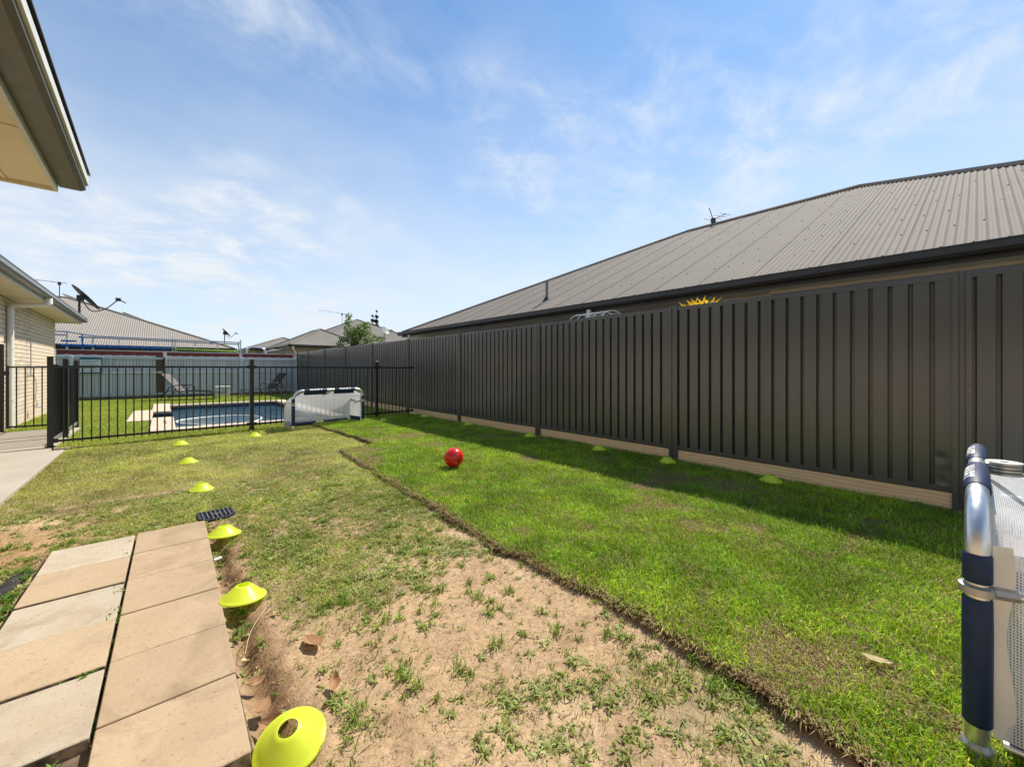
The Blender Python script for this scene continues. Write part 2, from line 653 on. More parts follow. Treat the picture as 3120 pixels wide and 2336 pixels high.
def ground_mat(name, grain=(0.62, 1.22), bmp=0.9):
    m, nt, p, o = mat_base(name)
    a = nt.nodes.new("ShaderNodeAttribute")
    a.attribute_name = "col"
    co = world_co(nt)
    f1 = nz(nt, 38, 6, 0.68, co)
    f2 = nz(nt, 160, 4, 0.7, co)
    f3 = nz(nt, 7, 5, 0.6, co)
    k = mixc(nt, 1.0, a.outputs["Color"], mixc(nt, mrange(nt, f1, 0.28, 0.72), (grain[0],) * 3, (grain[1],) * 3), 'MULTIPLY')
    k = mixc(nt, 1.0, k, mixc(nt, mrange(nt, f2, 0.3, 0.7), (0.70,) * 3, (1.22,) * 3), 'MULTIPLY')
    k = mixc(nt, 1.0, k, mixc(nt, mrange(nt, f3, 0.3, 0.7), (0.88,) * 3, (1.08,) * 3), 'MULTIPLY')
    nt.links.new(k, p.inputs["Base Color"])
    p.inputs["Roughness"].default_value = 0.95
    p.inputs["Specular IOR Level"].default_value = 0.1
    bump(nt, p, mixc(nt, 0.5, f1, f2), bmp, 0.012)
    return m


M['soil'] = ground_mat('sandy_soil')


def far_ground_mat():
    m, nt, p, o = mat_base('far_grass_ground')
    f = nz(nt, 0.8, 6, 0.6, world_co(nt))
    nt.links.new(mixc(nt, mrange(nt, f, 0.3, 0.7), (0.10, 0.13, 0.04), (0.24, 0.20, 0.11)), p.inputs["Base Color"])
    p.inputs["Roughness"].default_value = 0.95
    return m


M['far'] = far_ground_mat()


def net_mat():
    m, nt, p, o = mat_base('white_goal_net')
    p.inputs["Base Color"].default_value = (0.80, 0.80, 0.84, 1)
    p.inputs["Roughness"].default_value = 0.7
    p.inputs["Specular IOR Level"].default_value = 0.1
    co = objco(nt, None, "UV")
    w = []
    for d in ('X', 'Y'):
        n = nt.nodes.new("ShaderNodeTexWave")
        n.wave_type = 'BANDS'
        n.bands_direction = d
        n.wave_profile = 'SIN'
        n.inputs["Scale"].default_value = 44.0
        nt.links.new(co, n.inputs["Vector"])
        w.append(mrange(nt, n.outputs["Fac"], 0.40, 0.55))
    mxn = nt.nodes.new("ShaderNodeMath")
    mxn.operation = 'MAXIMUM'
    nt.links.new(w[0], mxn.inputs[0])
    nt.links.new(w[1], mxn.inputs[1])
    t = nt.nodes.new("ShaderNodeBsdfTranslucent")
    t.inputs["Color"].default_value = (0.75, 0.75, 0.80, 1)
    a = nt.nodes.new("ShaderNodeMixShader")
    a.inputs[0].default_value = 0.35
    nt.links.new(p.outputs[0], a.inputs[1])
    nt.links.new(t.outputs[0], a.inputs[2])
    tr = nt.nodes.new("ShaderNodeBsdfTransparent")
    b = nt.nodes.new("ShaderNodeMixShader")
    nt.links.new(mxn.outputs[0], b.inputs[0])
    nt.links.new(tr.outputs[0], b.inputs[1])
    nt.links.new(a.outputs[0], b.inputs[2])
    nt.links.new(b.outputs[0], o.inputs["Surface"])
    return m


M['net'] = net_mat()


M['shade_fin'] = simple('black_screen_slats', (0.045, 0.045, 0.05), 0.5, 0, 0.1, 10)


def shade_mesh_mat():
    m, nt, p, o = mat_base('black_perforated_mesh')
    p.inputs["Base Color"].default_value = (0.030, 0.030, 0.034, 1)
    p.inputs["Roughness"].default_value = 0.6
    tr = nt.nodes.new("ShaderNodeBsdfTransparent")
    b = nt.nodes.new("ShaderNodeMixShader")
    f = nz(nt, 300, 1, 0.5, world_co(nt))
    nt.links.new(mrange(nt, f, 0.42, 0.50, 0.75, 1.0), b.inputs[0])
    nt.links.new(tr.outputs[0], b.inputs[1])
    nt.links.new(p.outputs[0], b.inputs[2])
    nt.links.new(b.outputs[0], o.inputs["Surface"])
    return m


M['shade_mesh'] = shade_mesh_mat()


def water_mat():
    m, nt, p, o = mat_base('pool_water')
    co = world_co(nt, (1.0, 0.55, 1))
    f = nz(nt, 7, 4, 0.6, co, 0.8)
    d = nz(nt, 1.3, 4, 0.55, co, 0.6)
    nt.links.new(mixc(nt, mrange(nt, d, 0.35, 0.7), (0.008, 0.042, 0.080), (0.018, 0.090, 0.135)), p.inputs["Base Color"])
    p.inputs["Roughness"].default_value = 0.06
    p.inputs["IOR"].default_value = 1.33
    bump(nt, p, f, 0.55, 0.05)
    return m


M['water'] = water_mat()


def ball_mat():
    m, nt, p, o = mat_base('red_ball_vinyl')
    f = nz(nt, 14, 4, 0.6, objco(nt))
    nt.links.new(mixc(nt, mrange(nt, f, 0.35, 0.7), (0.66, 0.010, 0.012), (0.78, 0.028, 0.018)), p.inputs["Base Color"])
    nt.links.new(mrange(nt, f, 0.3, 0.7, 0.16, 0.34), p.inputs["Roughness"])
    return m


M['ball'] = ball_mat()
M['ball_dark'] = simple('maroon_ball_print', (0.11, 0.004, 0.008), 0.3, 0, 0.1, 20)

# ------------------------------------------------------------------ numeric noise
_rng = np.random.default_rng(11)
_tab = [_rng.random((256, 256)) for _ in range(6)]


def vnoise(x, y, s=0):
    x = np.asarray(x, float)
    y = np.asarray(y, float)
    xi = np.floor(x).astype(int)
    yi = np.floor(y).astype(int)
    fx = x - xi
    fy = y - yi
    fx = fx * fx * (3 - 2 * fx)
    fy = fy * fy * (3 - 2 * fy)
    t = _tab[s % 6]
    a = t[xi & 255, yi & 255]
    b = t[(xi + 1) & 255, yi & 255]
    c = t[xi & 255, (yi + 1) & 255]
    d = t[(xi + 1) & 255, (yi + 1) & 255]
    return (a * (1 - fx) + b * fx) * (1 - fy) + (c * (1 - fx) + d * fx) * fy


def fbm(x, y, sc, octv=4, s=0, gain=0.5):
    v = 0.0
    a = 1.0
    n = 0.0
    for k in range(octv):
        v = v + a * vnoise(np.asarray(x) * sc * 2 ** k + 17.3 * k + 100, np.asarray(y) * sc * 2 ** k + 9.1 * k + 100, s + k)
        n += a
        a *= gain
    return v / n


def sstep(a, b, x):
    t = np.clip((np.asarray(x, float) - a) / (b - a), 0, 1)
    return t * t * (3 - 2 * t)


def np_mesh(name, verts, tris, mat, cols=None):
    me = bpy.data.meshes.new(name)
    nv, nt_ = len(verts), len(tris)
    me.vertices.add(nv)
    me.vertices.foreach_set("co", np.ascontiguousarray(verts, dtype=np.float32).ravel())
    k = tris.shape[1]
    me.loops.add(nt_ * k)
    me.loops.foreach_set("vertex_index", np.ascontiguousarray(tris, dtype=np.int32).ravel())
    me.polygons.add(nt_)
    me.polygons.foreach_set("loop_start", np.arange(0, nt_ * k, k, dtype=np.int32))
    me.update(calc_edges=True)
    me.validate()
    if cols is not None:
        at = me.color_attributes.new("col", 'FLOAT_COLOR', 'POINT')
        c = np.ones((nv, 4), np.float32)
        c[:, :3] = cols
        at.data.foreach_set("color", c.ravel())
    me.materials.append(mat)
    return me


def blades_mesh(name, P, Hh, W, az, lean, col, mat, seg=2, side=None):
    """N grass blades: base pair, bent mid pair, tip"""
    N = len(P)
    d = np.stack([np.cos(az), np.sin(az)], 1)
    sa = az + math.pi / 2 if side is None else side
    sd = np.stack([np.cos(sa), np.sin(sa), np.zeros(N)], 1) * (W / 2)[:, None]
    tip = P + np.concatenate([d * (np.sin(lean) * Hh)[:, None], (np.cos(lean) * Hh)[:, None]], 1)
    if seg == 1:
        V = np.stack([P - sd, P + sd, tip], 1).reshape(-1, 3)
        T = np.arange(3 * N).reshape(N, 3)
        C = np.repeat(col, 3, 0)
    else:
        l2 = lean * 0.55
        mid = P + np.concatenate([d * (np.sin(l2) * Hh * .55)[:, None], (np.cos(l2) * Hh * .55)[:, None]], 1)
        V = np.stack([P - sd * .8, P + sd * .8, mid - sd, mid + sd, tip], 1).reshape(-1, 3)
        b = np.arange(N)[:, None] * 5
        T = np.concatenate([b + np.array([[0, 1, 3]]), b + np.array([[0, 3, 2]]), b + np.array([[2, 3, 4]])], 1).reshape(-1, 3)
        C = np.repeat(col, 5, 0)
    return np_mesh(name, V, T, mat, C)


# ------------------------------------------------------------------ ground
XF = 4.89           # plane of the steel fence
EY = [-3, -.5, .23, .42, .75, 1.1, 1.5, 2.0, 2.47, 3.26, 4.44, 5.90, 5.99, 6.3, 7.5, 8.8, 9.4]
EX = [1.43, 1.50, 1.535, 1.586, 1.62, 1.63, 1.63, 1.632, 1.66, 1.70, 1.755, 1.85, 2.40, 2.45, 2.41, 2.34, 2.33]


def turf_edge(y):
    y = np.asarray(y, float)
    return np.interp(y, EY, EX) + (fbm(y, 0 * y, 3.5, 4, 2) - .5) * 0.10 + (fbm(y, 0 * y + 5, 22, 2, 3) - .5) * 0.035


def lawn_h(x, y):
    h = (fbm(x, y, 1.1, 3, 0) - .5) * 0.035 + (fbm(x, y, 9, 4, 1) - .5) * 0.014 + (fbm(x, y, 42, 2, 3) - .5) * 0.006
    # washed-out channel along the paving
    along = sstep(1.15, 1.4, y) * (1 - sstep(3.62, 3.82, y))
    wob = (fbm(y, 0 * y, 5, 3, 4) - .5) * 0.07
    ch = np.exp(-((x - 0.258 - .4 * wob) / 0.050) ** 2) * along
    bank = np.exp(-((x - 0.32 - wob) / 0.10) ** 2) * along
    h = h - ch * (0.045 + 0.03 * fbm(x, y, 12, 2, 5))
    h = h + bank * ((fbm(x, y, 24, 3, 5) - .5) * 0.050 + (fbm(x, y, 60, 2, 1) - .5) * 0.022)
    # scuffed bank beside the channel
    h = h + np.exp(-((x - 0.43 - wob) / 0.05) ** 2) * along * 0.012 * fbm(x, y, 16, 3, 2)
    # bare crack across the lawn before the path
    yc = 4.95 + 0.12 * (x + 0.3)
    h = h - np.exp(-((y - yc) / 0.03) ** 2) * sstep(-0.95, -0.6, x) * (1 - sstep(0.3, 0.6, x)) * 0.022
    # small trench under the pool fence
    yf = 8.67 + 0.1066 * (x + 1.24)
    h = h - np.exp(-((y - yf) / 0.035) ** 2) * 0.03 * (1 - sstep(1.6, 2.1, x))
    inpav = (x > -0.57) & (x < 0.21) & (y > 1.3) & (y < 3.8)
    h = np.where(inpav, np.minimum(h, -0.012), h)
    inpath = (x < -1.04)
    return np.where(inpath, np.minimum(h, 0.004), h)


def cover(x, y):
    """share of the soil hidden by weeds and old lawn"""
    n = fbm(x, y, 1.3, 4, 2)
    n2 = fbm(x, y, 4.5, 3, 4)
    c = 0.20 + 0.74 * sstep(1.3, 3.7, y + (n - .5) * 2.4)
    c = c + 0.30 * np.exp(-(((x - 0.95) / .55) ** 2 + ((y - 2.55) / .55) ** 2))
    c = c + 0.42 * np.exp(-(((x - 1.38) / .30) ** 2 + ((y - 0.55) / .55) ** 2))
    c = c + 0.25 * np.exp(-(((x - 0.55) / .22) ** 2 + ((y - 2.5) / .6) ** 2))
    c = c - 0.55 * np.exp(-(((x - 1.35) / .28) ** 2 + ((y - 1.55) / .40) ** 2))
    c = c - 0.45 * np.exp(-(((x + 0.75) / .45) ** 2 + ((y - 4.1) / .55) ** 2))
    c = c - 0.30 * sstep(-0.45, -0.7, x) * (1 - sstep(4.6, 5.2, y))
    yc = 4.95 + 0.12 * (x + 0.3)
    c = c - 0.22 * np.exp(-((y - yc) / 0.12) ** 2) * (1 - sstep(0.2, 0.7, x))
    c = c + (n2 - .5) * 0.95
    along = sstep(1.15, 1.4, y) * (1 - sstep(3.62, 3.82, y))
    c = c - 0.8 * np.exp(-((x - 0.31) / 0.08) ** 2) * along
    c = np.where(y > 5.5, c + 0.15, c)
    return np.clip(c, 0.0, 1.0)


def grid_mesh(name, xs, ys, hfun, colfun, mat):
    X, Y = np.meshgrid(xs, ys, indexing='ij')
    Z = hfun(X, Y)
    V = np.stack([X, Y, Z], -1).reshape(-1, 3)
    nx, ny = len(xs), len(ys)
    i = np.arange(nx - 1)[:, None] * ny + np.arange(ny - 1)[None, :]
    Q = np.stack([i, i + ny, i + ny + 1, i + 1], -1).reshape(-1, 4)
    me = np_mesh(name, V, Q, mat, colfun(X, Y).reshape(-1, 3))
    me.shade_smooth()
    return me


def lerp3(a, b, t):
    return np.asarray(a) * (1 - t[..., None]) + np.asarray(b) * t[..., None]


def soil_col(x, y):
    n = fbm(x, y, 2.1, 4, 1)
    n2 = fbm(x, y, 7, 4, 3)
    c = lerp3((0.50, 0.345, 0.20), (0.62, 0.45, 0.275), sstep(.3, .7, n))
    c = lerp3(c, (0.36, 0.235, 0.135), 0.6 * sstep(.52, .75, n2))
    k = cover(x, y)
    c = lerp3(c, (0.30, 0.245, 0.125), 0.65 * sstep(.25, .8, k))
    red = np.exp(-(((x + 0.75) / .5) ** 2 + ((y - 4.0) / .5) ** 2))
    c = lerp3(c, (0.36, 0.19, 0.085), 0.6 * red)
    yc = 4.95 + 0.12 * (x + 0.3)
    c = lerp3(c, (0.10, 0.062, 0.032), 0.85 * np.exp(-((y - yc) / 0.05) ** 2) * sstep(-0.95, -0.6, x) * (1 - sstep(0.2, 0.5, x)))
    along = sstep(1.15, 1.4, y) * (1 - sstep(3.62, 3.82, y))
    c = lerp3(c, (0.25, 0.145, 0.075), 0.75 * np.exp(-((x - 0.30) / 0.075) ** 2) * along)
    return c


xs = np.concatenate([np.arange(-3, -.9, .10), np.arange(-.9, 1.85, .018), np.arange(1.85, 4.96, .10)])
ys = np.concatenate([np.arange(-3, .2, .10), np.arange(.2, 4.4, .018), np.arange(4.4, 6, .04), np.arange(6, 9.65, .08), [9.7]])
tag(link('lawn', grid_mesh('lawn', xs, ys, lawn_h, soil_col, M['soil'])), kind='structure')


def flat_rects(name, rects, z, mat, col):
    V, Q = [], []
    for (x0, x1, y0, y1) in rects:
        o = len(V)
        V += [(x0, y0, z), (x1, y0, z), (x1, y1, z), (x0, y1, z)]
        Q.append((o, o + 1, o + 2, o + 3))
    return np_mesh(name, np.array(V, float), np.array(Q), mat, np.tile(np.array(col, float), (len(V), 1)))


tag(link('ground', flat_rects('ground', [(-500, 500, 22.2, 600), (-500, 500, -400, -8), (-500, -12, -8, 22.2), (4.95, 500, -8, 22.2)],
                              -0.03, M['far'], (.2, .2, .1))), kind='structure')
tag(link('yard_ground', flat_rects('yard_ground', [(-12, -3, -8, 9.7), (-3, 4.95, -8, -3)], -0.01, M['far'], (.2, .2, .1))), kind='structure')
PX = [-12, -.2, .17, 3.1, 4.95]
PY = [9.7, 10.27, 12.6, 14.4, 16.65, 22.2]
rects = []
for i in range(4):
    for j in range(5):
        hole = (i == 2 and 1 <= j <= 3) or (i == 1 and j == 2)
        if not hole:
            rects.append((PX[i], PX[i + 1], PY[j], PY[j + 1]))
tag(link('pool_lawn', flat_rects('pool_lawn', rects, 0.0, M['soil'], (0.13, 0.17, 0.045))), kind='structure')

# turf laid in rolls along the fence
ty = np.concatenate([np.arange(-3, 0, .1), np.arange(0, 3.2, .02), np.arange(3.2, 6.2, .03), np.arange(6.2, 9.31, .06)])
tu = np.concatenate([np.linspace(0, .06, 6), np.linspace(.09, 1, 40)])


def turf_h(x, y):
    return 0.034 - 0.018 * sstep(3.9, 4.8, x) + (fbm(x, y, 2.0, 3, 0) - .5) * 0.018 + (fbm(x, y, 14, 2, 3) - .5) * 0.008


def turf_seam(x, y):
    """joins between the laid rolls of turf"""
    s = 0.0
    for k, x0 in enumerate((2.27, 2.92, 3.55, 4.20)):
        xc = x0 + .03 * np.sin(y * (.9 + .2 * k) + k) + (fbm(y, y * 0 + k, 3, 3, k) - .5) * .06
        s = np.maximum(s, np.exp(-((x - xc) / .016) ** 2) * sstep(.42, .60, fbm(y, y * 0 + 7 * k, 1.6, 3, k + 1)))
    for k, (y0, xa, xb) in enumerate(((1.75, 1.6, 2.27), (3.6, 2.27, 2.92), (.55, 2.92, 3.55), (5.1, 2.92, 3.55), (2.4, 3.55, 4.2))):
        s = np.maximum(s, .8 * np.exp(-((y - y0 - .02 * np.sin(9 * x)) / .018) ** 2) * (x > xa) * (x < xb))
    return s


def turf_col(x, y, edge):
    n = fbm(x, y, 1.7, 4, 3)
    dead = sstep(.60, .74, fbm(x + 7, y, 1.9, 4, 5))
    c = lerp3((0.13, 0.17, 0.03), (0.21, 0.245, 0.05), sstep(.3, .7, n))
    c = lerp3(c, (0.26, 0.175, 0.085), 0.8 * dead)
    return lerp3(c, (0.17, 0.11, 0.06), np.clip(1 - edge / 0.07, 0, 1))


e = turf_edge(ty)
XX = e[:, None] + (4.90 - e[:, None]) * tu[None, :]
YY = np.repeat(ty[:, None], len(tu), 1)
ZZ = turf_h(XX, YY)
ZZ[:, 0] -= 0.008
CC = turf_col(XX, YY, XX - e[:, None])
# cut edge below the grass: earth, darkened to paint in its shadow line
bx = e + (fbm(ty, ty * 0 + 3, 30, 2, 1) - .5) * 0.03
XX = np.concatenate([(bx + 0.030)[:, None], (bx + .016)[:, None], XX], 1)
YY = np.concatenate([ty[:, None], ty[:, None], YY], 1)
ZZ = np.concatenate([np.full((len(ty), 1), -0.03), np.full((len(ty), 1), 0.012), ZZ], 1)
ec = np.tile(np.array([[0.075, 0.046, 0.027]]), (len(ty), 1))[:, None, :]
CC = np.concatenate([ec, ec * 1.3, CC], 1)
nr, nc = XX.shape
i = np.arange(nr - 1)[:, None] * nc + np.arange(nc - 1)[None, :]
Q = np.stack([i, i + 1, i + nc + 1, i + nc], -1).reshape(-1, 4)
me = np_mesh('turf', np.stack([XX, YY, ZZ], -1).reshape(-1, 3), Q, M['soil'], CC.reshape(-1, 3))
me.shade_smooth()
tag(link('turf', me), kind='structure')

# concrete path to the pool gate
mb = MB()
mb.box(-2.30, -1.055, 3.6, 8.425, -0.06, 0.034)
path = tag(mb.build('path', M['concrete'], None, bevel=0.006), kind='structure')
MB().box(-2.25, -1.215, 8.432, 9.93, -0.06, 0.030).build('path_slab', M['concrete'], path, bevel=0.005)
MB().box(-2.25, -1.225, 9.937, 11.50, -0.06, 0.029).build('path_slab', M['concrete'], path, bevel=0.005)



def paver(mb, mat, parent, bev):
    o = mb.build('paver', mat, parent, bevel=bev)
    o.data.materials.append(M['paver_side'])
    for f_ in o.data.polygons:
        if f_.normal.z < .5:
            f_.material_index = 1
    return o


# paving: bed of sand with separate concrete pavers
pav = tag(MB().box(-0.56, 0.21, 1.42, 3.78, -0.08, -0.004).build('paving', M['dirt_side'], None), kind='structure')
R_Y = [1.40, 1.805, 2.18, 2.565, 2.965, 3.365, 3.765]
for k in range(6):
    y0, y1 = R_Y[k] + .003, R_Y[k + 1] - .003
    dz = [0, .001, -.001, .0015, 0, .001][k]
    x0 = -0.166 + 0.0055 * k
    x1 = 0.196 + 0.0065 * k
    b = MB()
    b.add([(x0, y0, -.012), (x1, y0, -.012), (x1 + .006, y1, -.012), (x0 + .005, y1, -.012),
           (x0, y0, .040 + dz), (x1, y0, .040 + dz), (x1 + .006, y1, .040 + dz), (x0 + .005, y1, .040 + dz)],
          [(3, 2, 1, 0), (4, 5, 6, 7), (0, 1, 5, 4), (1, 2, 6, 5), (2, 3, 7, 6), (3, 0, 4, 7)])
    paver(b, M['paver'], pav, 0.003)
L_Y = [1.785, 2.172, 2.562, 2.965, 3.345, 3.745]
gap = [.010, .001, .009, .001, .0]
for k in range(5):
    y0, y1 = L_Y[k] + .002, L_Y[k + 1] - .002 - (0.010 if k in (0, 2) else 0.0)
    dz = [-.004, .001, -.003, .002, .001][k]
    x0 = -0.552 + 0.006 * k
    x1 = -0.1725 + 0.0055 * k
    b = MB()
    b.add([(x0, y0, -.012), (x1, y0, -.012), (x1 + .005, y1, -.012), (x0 + .006, y1, -.012),
           (x0, y0, .038 + dz), (x1, y0, .038 + dz), (x1 + .005, y1, .038 + dz), (x0 + .006, y1, .038 + dz)],
          [(3, 2, 1, 0), (4, 5, 6, 7), (0, 1, 5, 4), (1, 2, 6, 5), (2, 3, 7, 6), (3, 0, 4, 7)])
    paver(b, M['paver_pale'] if k in (0, 2, 4) else M['paver_mid'], pav, 0.003)

tag(MB().box(4.96, 6.70, -4.0, 12.6, -.06, -.012).build('added_bounce_slab', M['concrete'], None), kind='structure')  # added unseen pale slab, bounces light up to the neighbour's soffit
tag(MB().box(6.72, 9.66, -4.0, 4.6, -.06, -.010).build('added_bounce_floor', M['concrete'], None), kind='structure')  # added unseen pale floor, lifts the light under the recessed soffit

# ------------------------------------------------------------------ roofs


def sheet_profile(n_cor, pitch, amp, sub):
    return [(pitch * k / sub, amp * math.cos(2 * math.pi * k / sub)) for k in range(n_cor * sub + 1)]


def roof_face(p0, e, n_in, L, tanp, run, sheets, sub=6, pitch=0.0762, amp=0.0098, smax=None):
    """corrugated slope: eave from p0 along e for L, rising along n_in; run(s) = horizontal depth at s.
    returns list of MB, one for each sheet (or one in all)"""
    p0, e, n_in = Vector(p0), Vector(e).normalized(), Vector(n_in).normalized()
    up = (n_in + Vector((0, 0, tanp)))
    nrm = e.cross(up).normalized()
    if nrm.z < 0:
        nrm = -nrm
    n_total = int(round(L / (pitch / sub)))
    per = 10 * sub if sheets else n_total
    out = []
    k = 0
    while k < n_total:
        mb = MB()
        vs, fs = [], []
        k1 = min(n_total, k + per)
        for j in range(k, k1 + (2 if (sheets and k1 < n_total) else 1)):
            s = j * pitch / sub
            h = amp * math.cos(2 * math.pi * j / sub)
            if sheets:
                h += 0.006 * (j - k) / per
            d = max(0.0, run(min(L, s)))
            base = p0 + e * s + nrm * h
            vs.append(base)
            vs.append(base + up * d)
        for q in range(len(vs) // 2 - 1):
            fs.append((2 * q, 2 * q + 2, 2 * q + 3, 2 * q + 1))
        mb.add(vs, fs)
        out.append(mb)
        k = k1
    return out


def hip_roof(parent, x0, x1, y0, y1, z, tanp, mat, near=None, sub=4, ridge_mat=None, name='roof', pitch=0.0762):
    """hip roof over an eave rectangle; parent-local coordinates"""
    w, l = x1 - x0, y1 - y0
    h = min(w, l) / 2
    root = bpy.data.objects.new(name, None)
    cap = MB()
    corners = [(x0, y0), (x1, y0), (x1, y1), (x0, y1)]
    if w <= l:
        r0, r1 = ((x0 + x1) / 2, y0 + h, z + h * tanp), ((x0 + x1) / 2, y1 - h, z + h * tanp)
        ends = [r0, r0, r1, r1]
    else:
        r0, r1 = (x0 + h, (y0 + y1) / 2, z + h * tanp), (x1 - h, (y0 + y1) / 2, z + h * tanp)
        ends = [r0, r1, r1, r0]
    for c, r in zip(corners, ends):
        cap.tube([(c[0], c[1], z + .02), (r[0], r[1], r[2] + .03)], 0.045, 6)
    cap.tube([(r0[0], r0[1], r0[2] + .03), (r1[0] + 1e-4, r1[1] + 1e-4, r1[2] + .03)], 0.05, 6)
    rp = cap.build(name, ridge_mat or mat, parent, smooth=60)
    rp.name = name

    def run_for(L):
        return lambda s: min(s, L - s, h)
    faces = {'w': ((x0, y1, z), (0, -1, 0), (1, 0, 0), l), 's': ((x0, y0, z), (1, 0, 0), (0, 1, 0), w),
             'e': ((x1, y0, z), (0, 1, 0), (-1, 0, 0), l), 'n': ((x1, y1, z), (-1, 0, 0), (0, -1, 0), w)}
    for key, (p, e, n, L) in faces.items():
        is_near = near == key
        for mb in roof_face(p, e, n, L, tanp, run_for(L), is_near, 8 if is_near else sub, pitch):
            mb.build('roof_sheet', mat, rp, smooth=70)
    return rp


def gutter_prof(d=0.115, h=0.11):
    # outward = +x, top at z=0
    return [(0, 0.0), (0, -h), (d * .80, -h), (d, -h * .70), (d, -0.012), (d + .008, -0.012), (d + .008, 0.0), (d - .006, 0.0), (d - .006, -h * .6), (d * .75, -h + .012), (.006, -h + .012), (.006, 0)]


# ------------------------------------------------------------------ neighbour's house behind the steel fence
EXR, ZE, TP = 6.10, 2.405, 0.478
NY0, NY1 = -4.77, 12.75
nh = thing('neighbour_house', 'long low house with grey corrugated hip roof behind the dark steel fence', 'house', (EXR, NY1, 0))


def nhl(x, y, z):
    return (x - EXR, y - NY1, z)


hip_roof(nh, 0.02, 13.28, NY0 - NY1, 0.0, ZE - 0.01, TP, M['roof'], near='w', sub=4)
roofobj = [o for o in nh.children if o.name.startswith('roof')][0]
# screws in rows across the crests
sc = MB()
upv = Vector((1, 0, TP)).normalized()
nv = Vector((-TP, 0, 1)).normalized()
L = NY1 - NY0
rows = [0.10, 0.95, 1.85, 2.75, 3.65, 4.55, 5.45, 6.3]
for ri, d in enumerate(rows):
    for k in range(2 + ri % 2, int(L / 0.0762), 3):
        s = k * 0.0762
        if min(s, L - s) < d + .1:
            continue
        if ri and (k * 7 + ri * 3) % 5 == 0:
            continue
        tilt = .006 * ((k % 10) / 10)
        c = Vector((0.02, -s, ZE - 0.01)) + upv * (d / upv.x) + nv * (0.0098 + tilt)
        r = 0.0095
        ex = upv * r
        ey = Vector((0, 1, 0)) * r
        pts = [c + ex * math.cos(a) + ey * math.sin(a) for a in [q * math.pi / 3 for q in range(6)]]
        top = [p * 1.0 + nv * 0.007 for p in pts]
        sc.add(pts + top, [tuple(range(6, 12))] + [(q, (q + 1) % 6, 6 + (q + 1) % 6, 6 + q) for q in range(6)])
tag(sc.build('roof_screws', M['screw'], roofobj), kind='stuff')
# gutter, fascia, soffit along the near side and the far end
gp = [(-x, zz + ZE) for x, zz in gutter_prof(0.115, 0.115)]
MB().prism(gp, 'y', NY0 - NY1 - .1, 0.10).build('gutter', M['gutter_dark'], nh)
gp2 = [(x, zz + ZE) for x, zz in gutter_prof(0.115, 0.115)]
MB().prism([(p[0], p[1]) for p in gp2], 'x', -0.10, 13.3).build('gutter', M['gutter_dark'], nh)
MB().box(0.002, 0.024, NY0 - NY1, -0.003, 2.238, ZE - .012).build('fascia', M['gutter_dark'], nh)
MB().box(0.026, 13.2, -0.026, -0.004, 2.238, ZE - .012).build('fascia', M['gutter_dark'], nh)
MB().box(0.026, 0.66, 4.70 - NY1, -0.03, 2.250, 2.260).build('soffit', M['soffit_pale'], nh)
MB().box(0.026, 3.6, NY0 - NY1, 4.69 - NY1, 2.250, 2.260).build('soffit', M['soffit_pale'], nh)
MB().box(0.50, 0.62, 1.0 - NY1, 3.2 - NY1, 2.20, 2.248).build('soffit_beam', M['soffit_pale'], nh, bevel=.004)
MB().box(0.30, 0.42, -2.0 - NY1, 1.9 - NY1, 2.205, 2.248).build('soffit_beam', M['soffit_pale'], nh, bevel=.004)
# walls with window openings; bricks of the strip that shows above the fence are separate pieces
WX = 0.64
wins = [(8.35, 9.62), (7.30, 7.78), (5.05, 6.62), (10.6, 11.9)]
wy0, wy1 = 4.70, 12.25
edges = sorted(wins)
segs = []
cur = wy0
for a, b in edges:
    segs.append((cur, a))
    cur = b
segs.append((cur, wy1))
wall = MB()
for a, b in segs:
    wall.box(WX + .012, WX + .11, a - NY1, b - NY1, -.05, 2.248)
for a, b in wins:
    wall.box(WX + .012, WX + .11, a - NY1 + .001, b - NY1 - .001, -.05, 0.9)
wall.box(WX + .13, 12.6, 4.72 - NY1, wy1 - NY1, -.05, 2.2)
wall.box(3.6, 12.6, NY0 + .6 - NY1, 4.70 - NY1, -.05, 2.2)
wallo = wall.build('wall', M['brick_pale'], nh)
bme = MB().box(0, .10, 0.004, .226, 0, .076).mesh('brick', M['brick_pale'], bevel=.003)
hb = MB().box(0, .10, 0.004, .106, 0, .076).mesh('brick', M['brick_pale'], bevel=.003)
nb = 0
for ci in range(5):
    zb = 2.248 - .086 * (ci + 1) + .004
    for a, b in segs:
        y = a
        if ci % 2:
            link('brick', hb, wallo, (WX, y - NY1, zb))
            y += .116
        while y + .12 < b:
            if y + .236 <= b + .005:
                link('brick', bme, wallo, (WX, y - NY1, zb))
                y += .236
            else:
                link('brick', hb, wallo, (WX, y - NY1, zb))
                y += .116
for a, b in wins:
    w = MB()
    w.box(WX + .045, WX + .085, a - NY1, b - NY1, 2.10, 2.2)
    w.box(WX + .045, WX + .085, a - NY1, b - NY1, .9, .96)
    for yy in (a, (a + b) / 2 - .02, b - .045):
        w.box(WX + .047, WX + .083, yy - NY1 + .001, yy - NY1 + .044, .96, 2.10)
    wo = w.build('window', M['white'], nh)
    MB().box(WX + .06, WX + .066, a - NY1 + .01, b - NY1 - .01, .95, 2.11).build('pane', M['window'], wo)
    MB().box(WX - .02, WX + .05, a - NY1 + .01, b - NY1 - .01, 2.05, 2.098).build('window_head', M['white'], wo)
# downpipes from the gutter to the wall
for yy in (4.78, 12.1):
    c = yy - NY1
    MB().tube([(-.05, c, 2.275), (-.05, c, 2.16), (-.03, c, 2.09), (.03, c, 2.04), (WX - .10, c, 1.98), (WX - .05, c, 1.93), (WX - .045, c, 1.8), (WX - .045, c, 0)], 0.047, 12).build('downpipe', M['pvc'], nh, smooth=50)
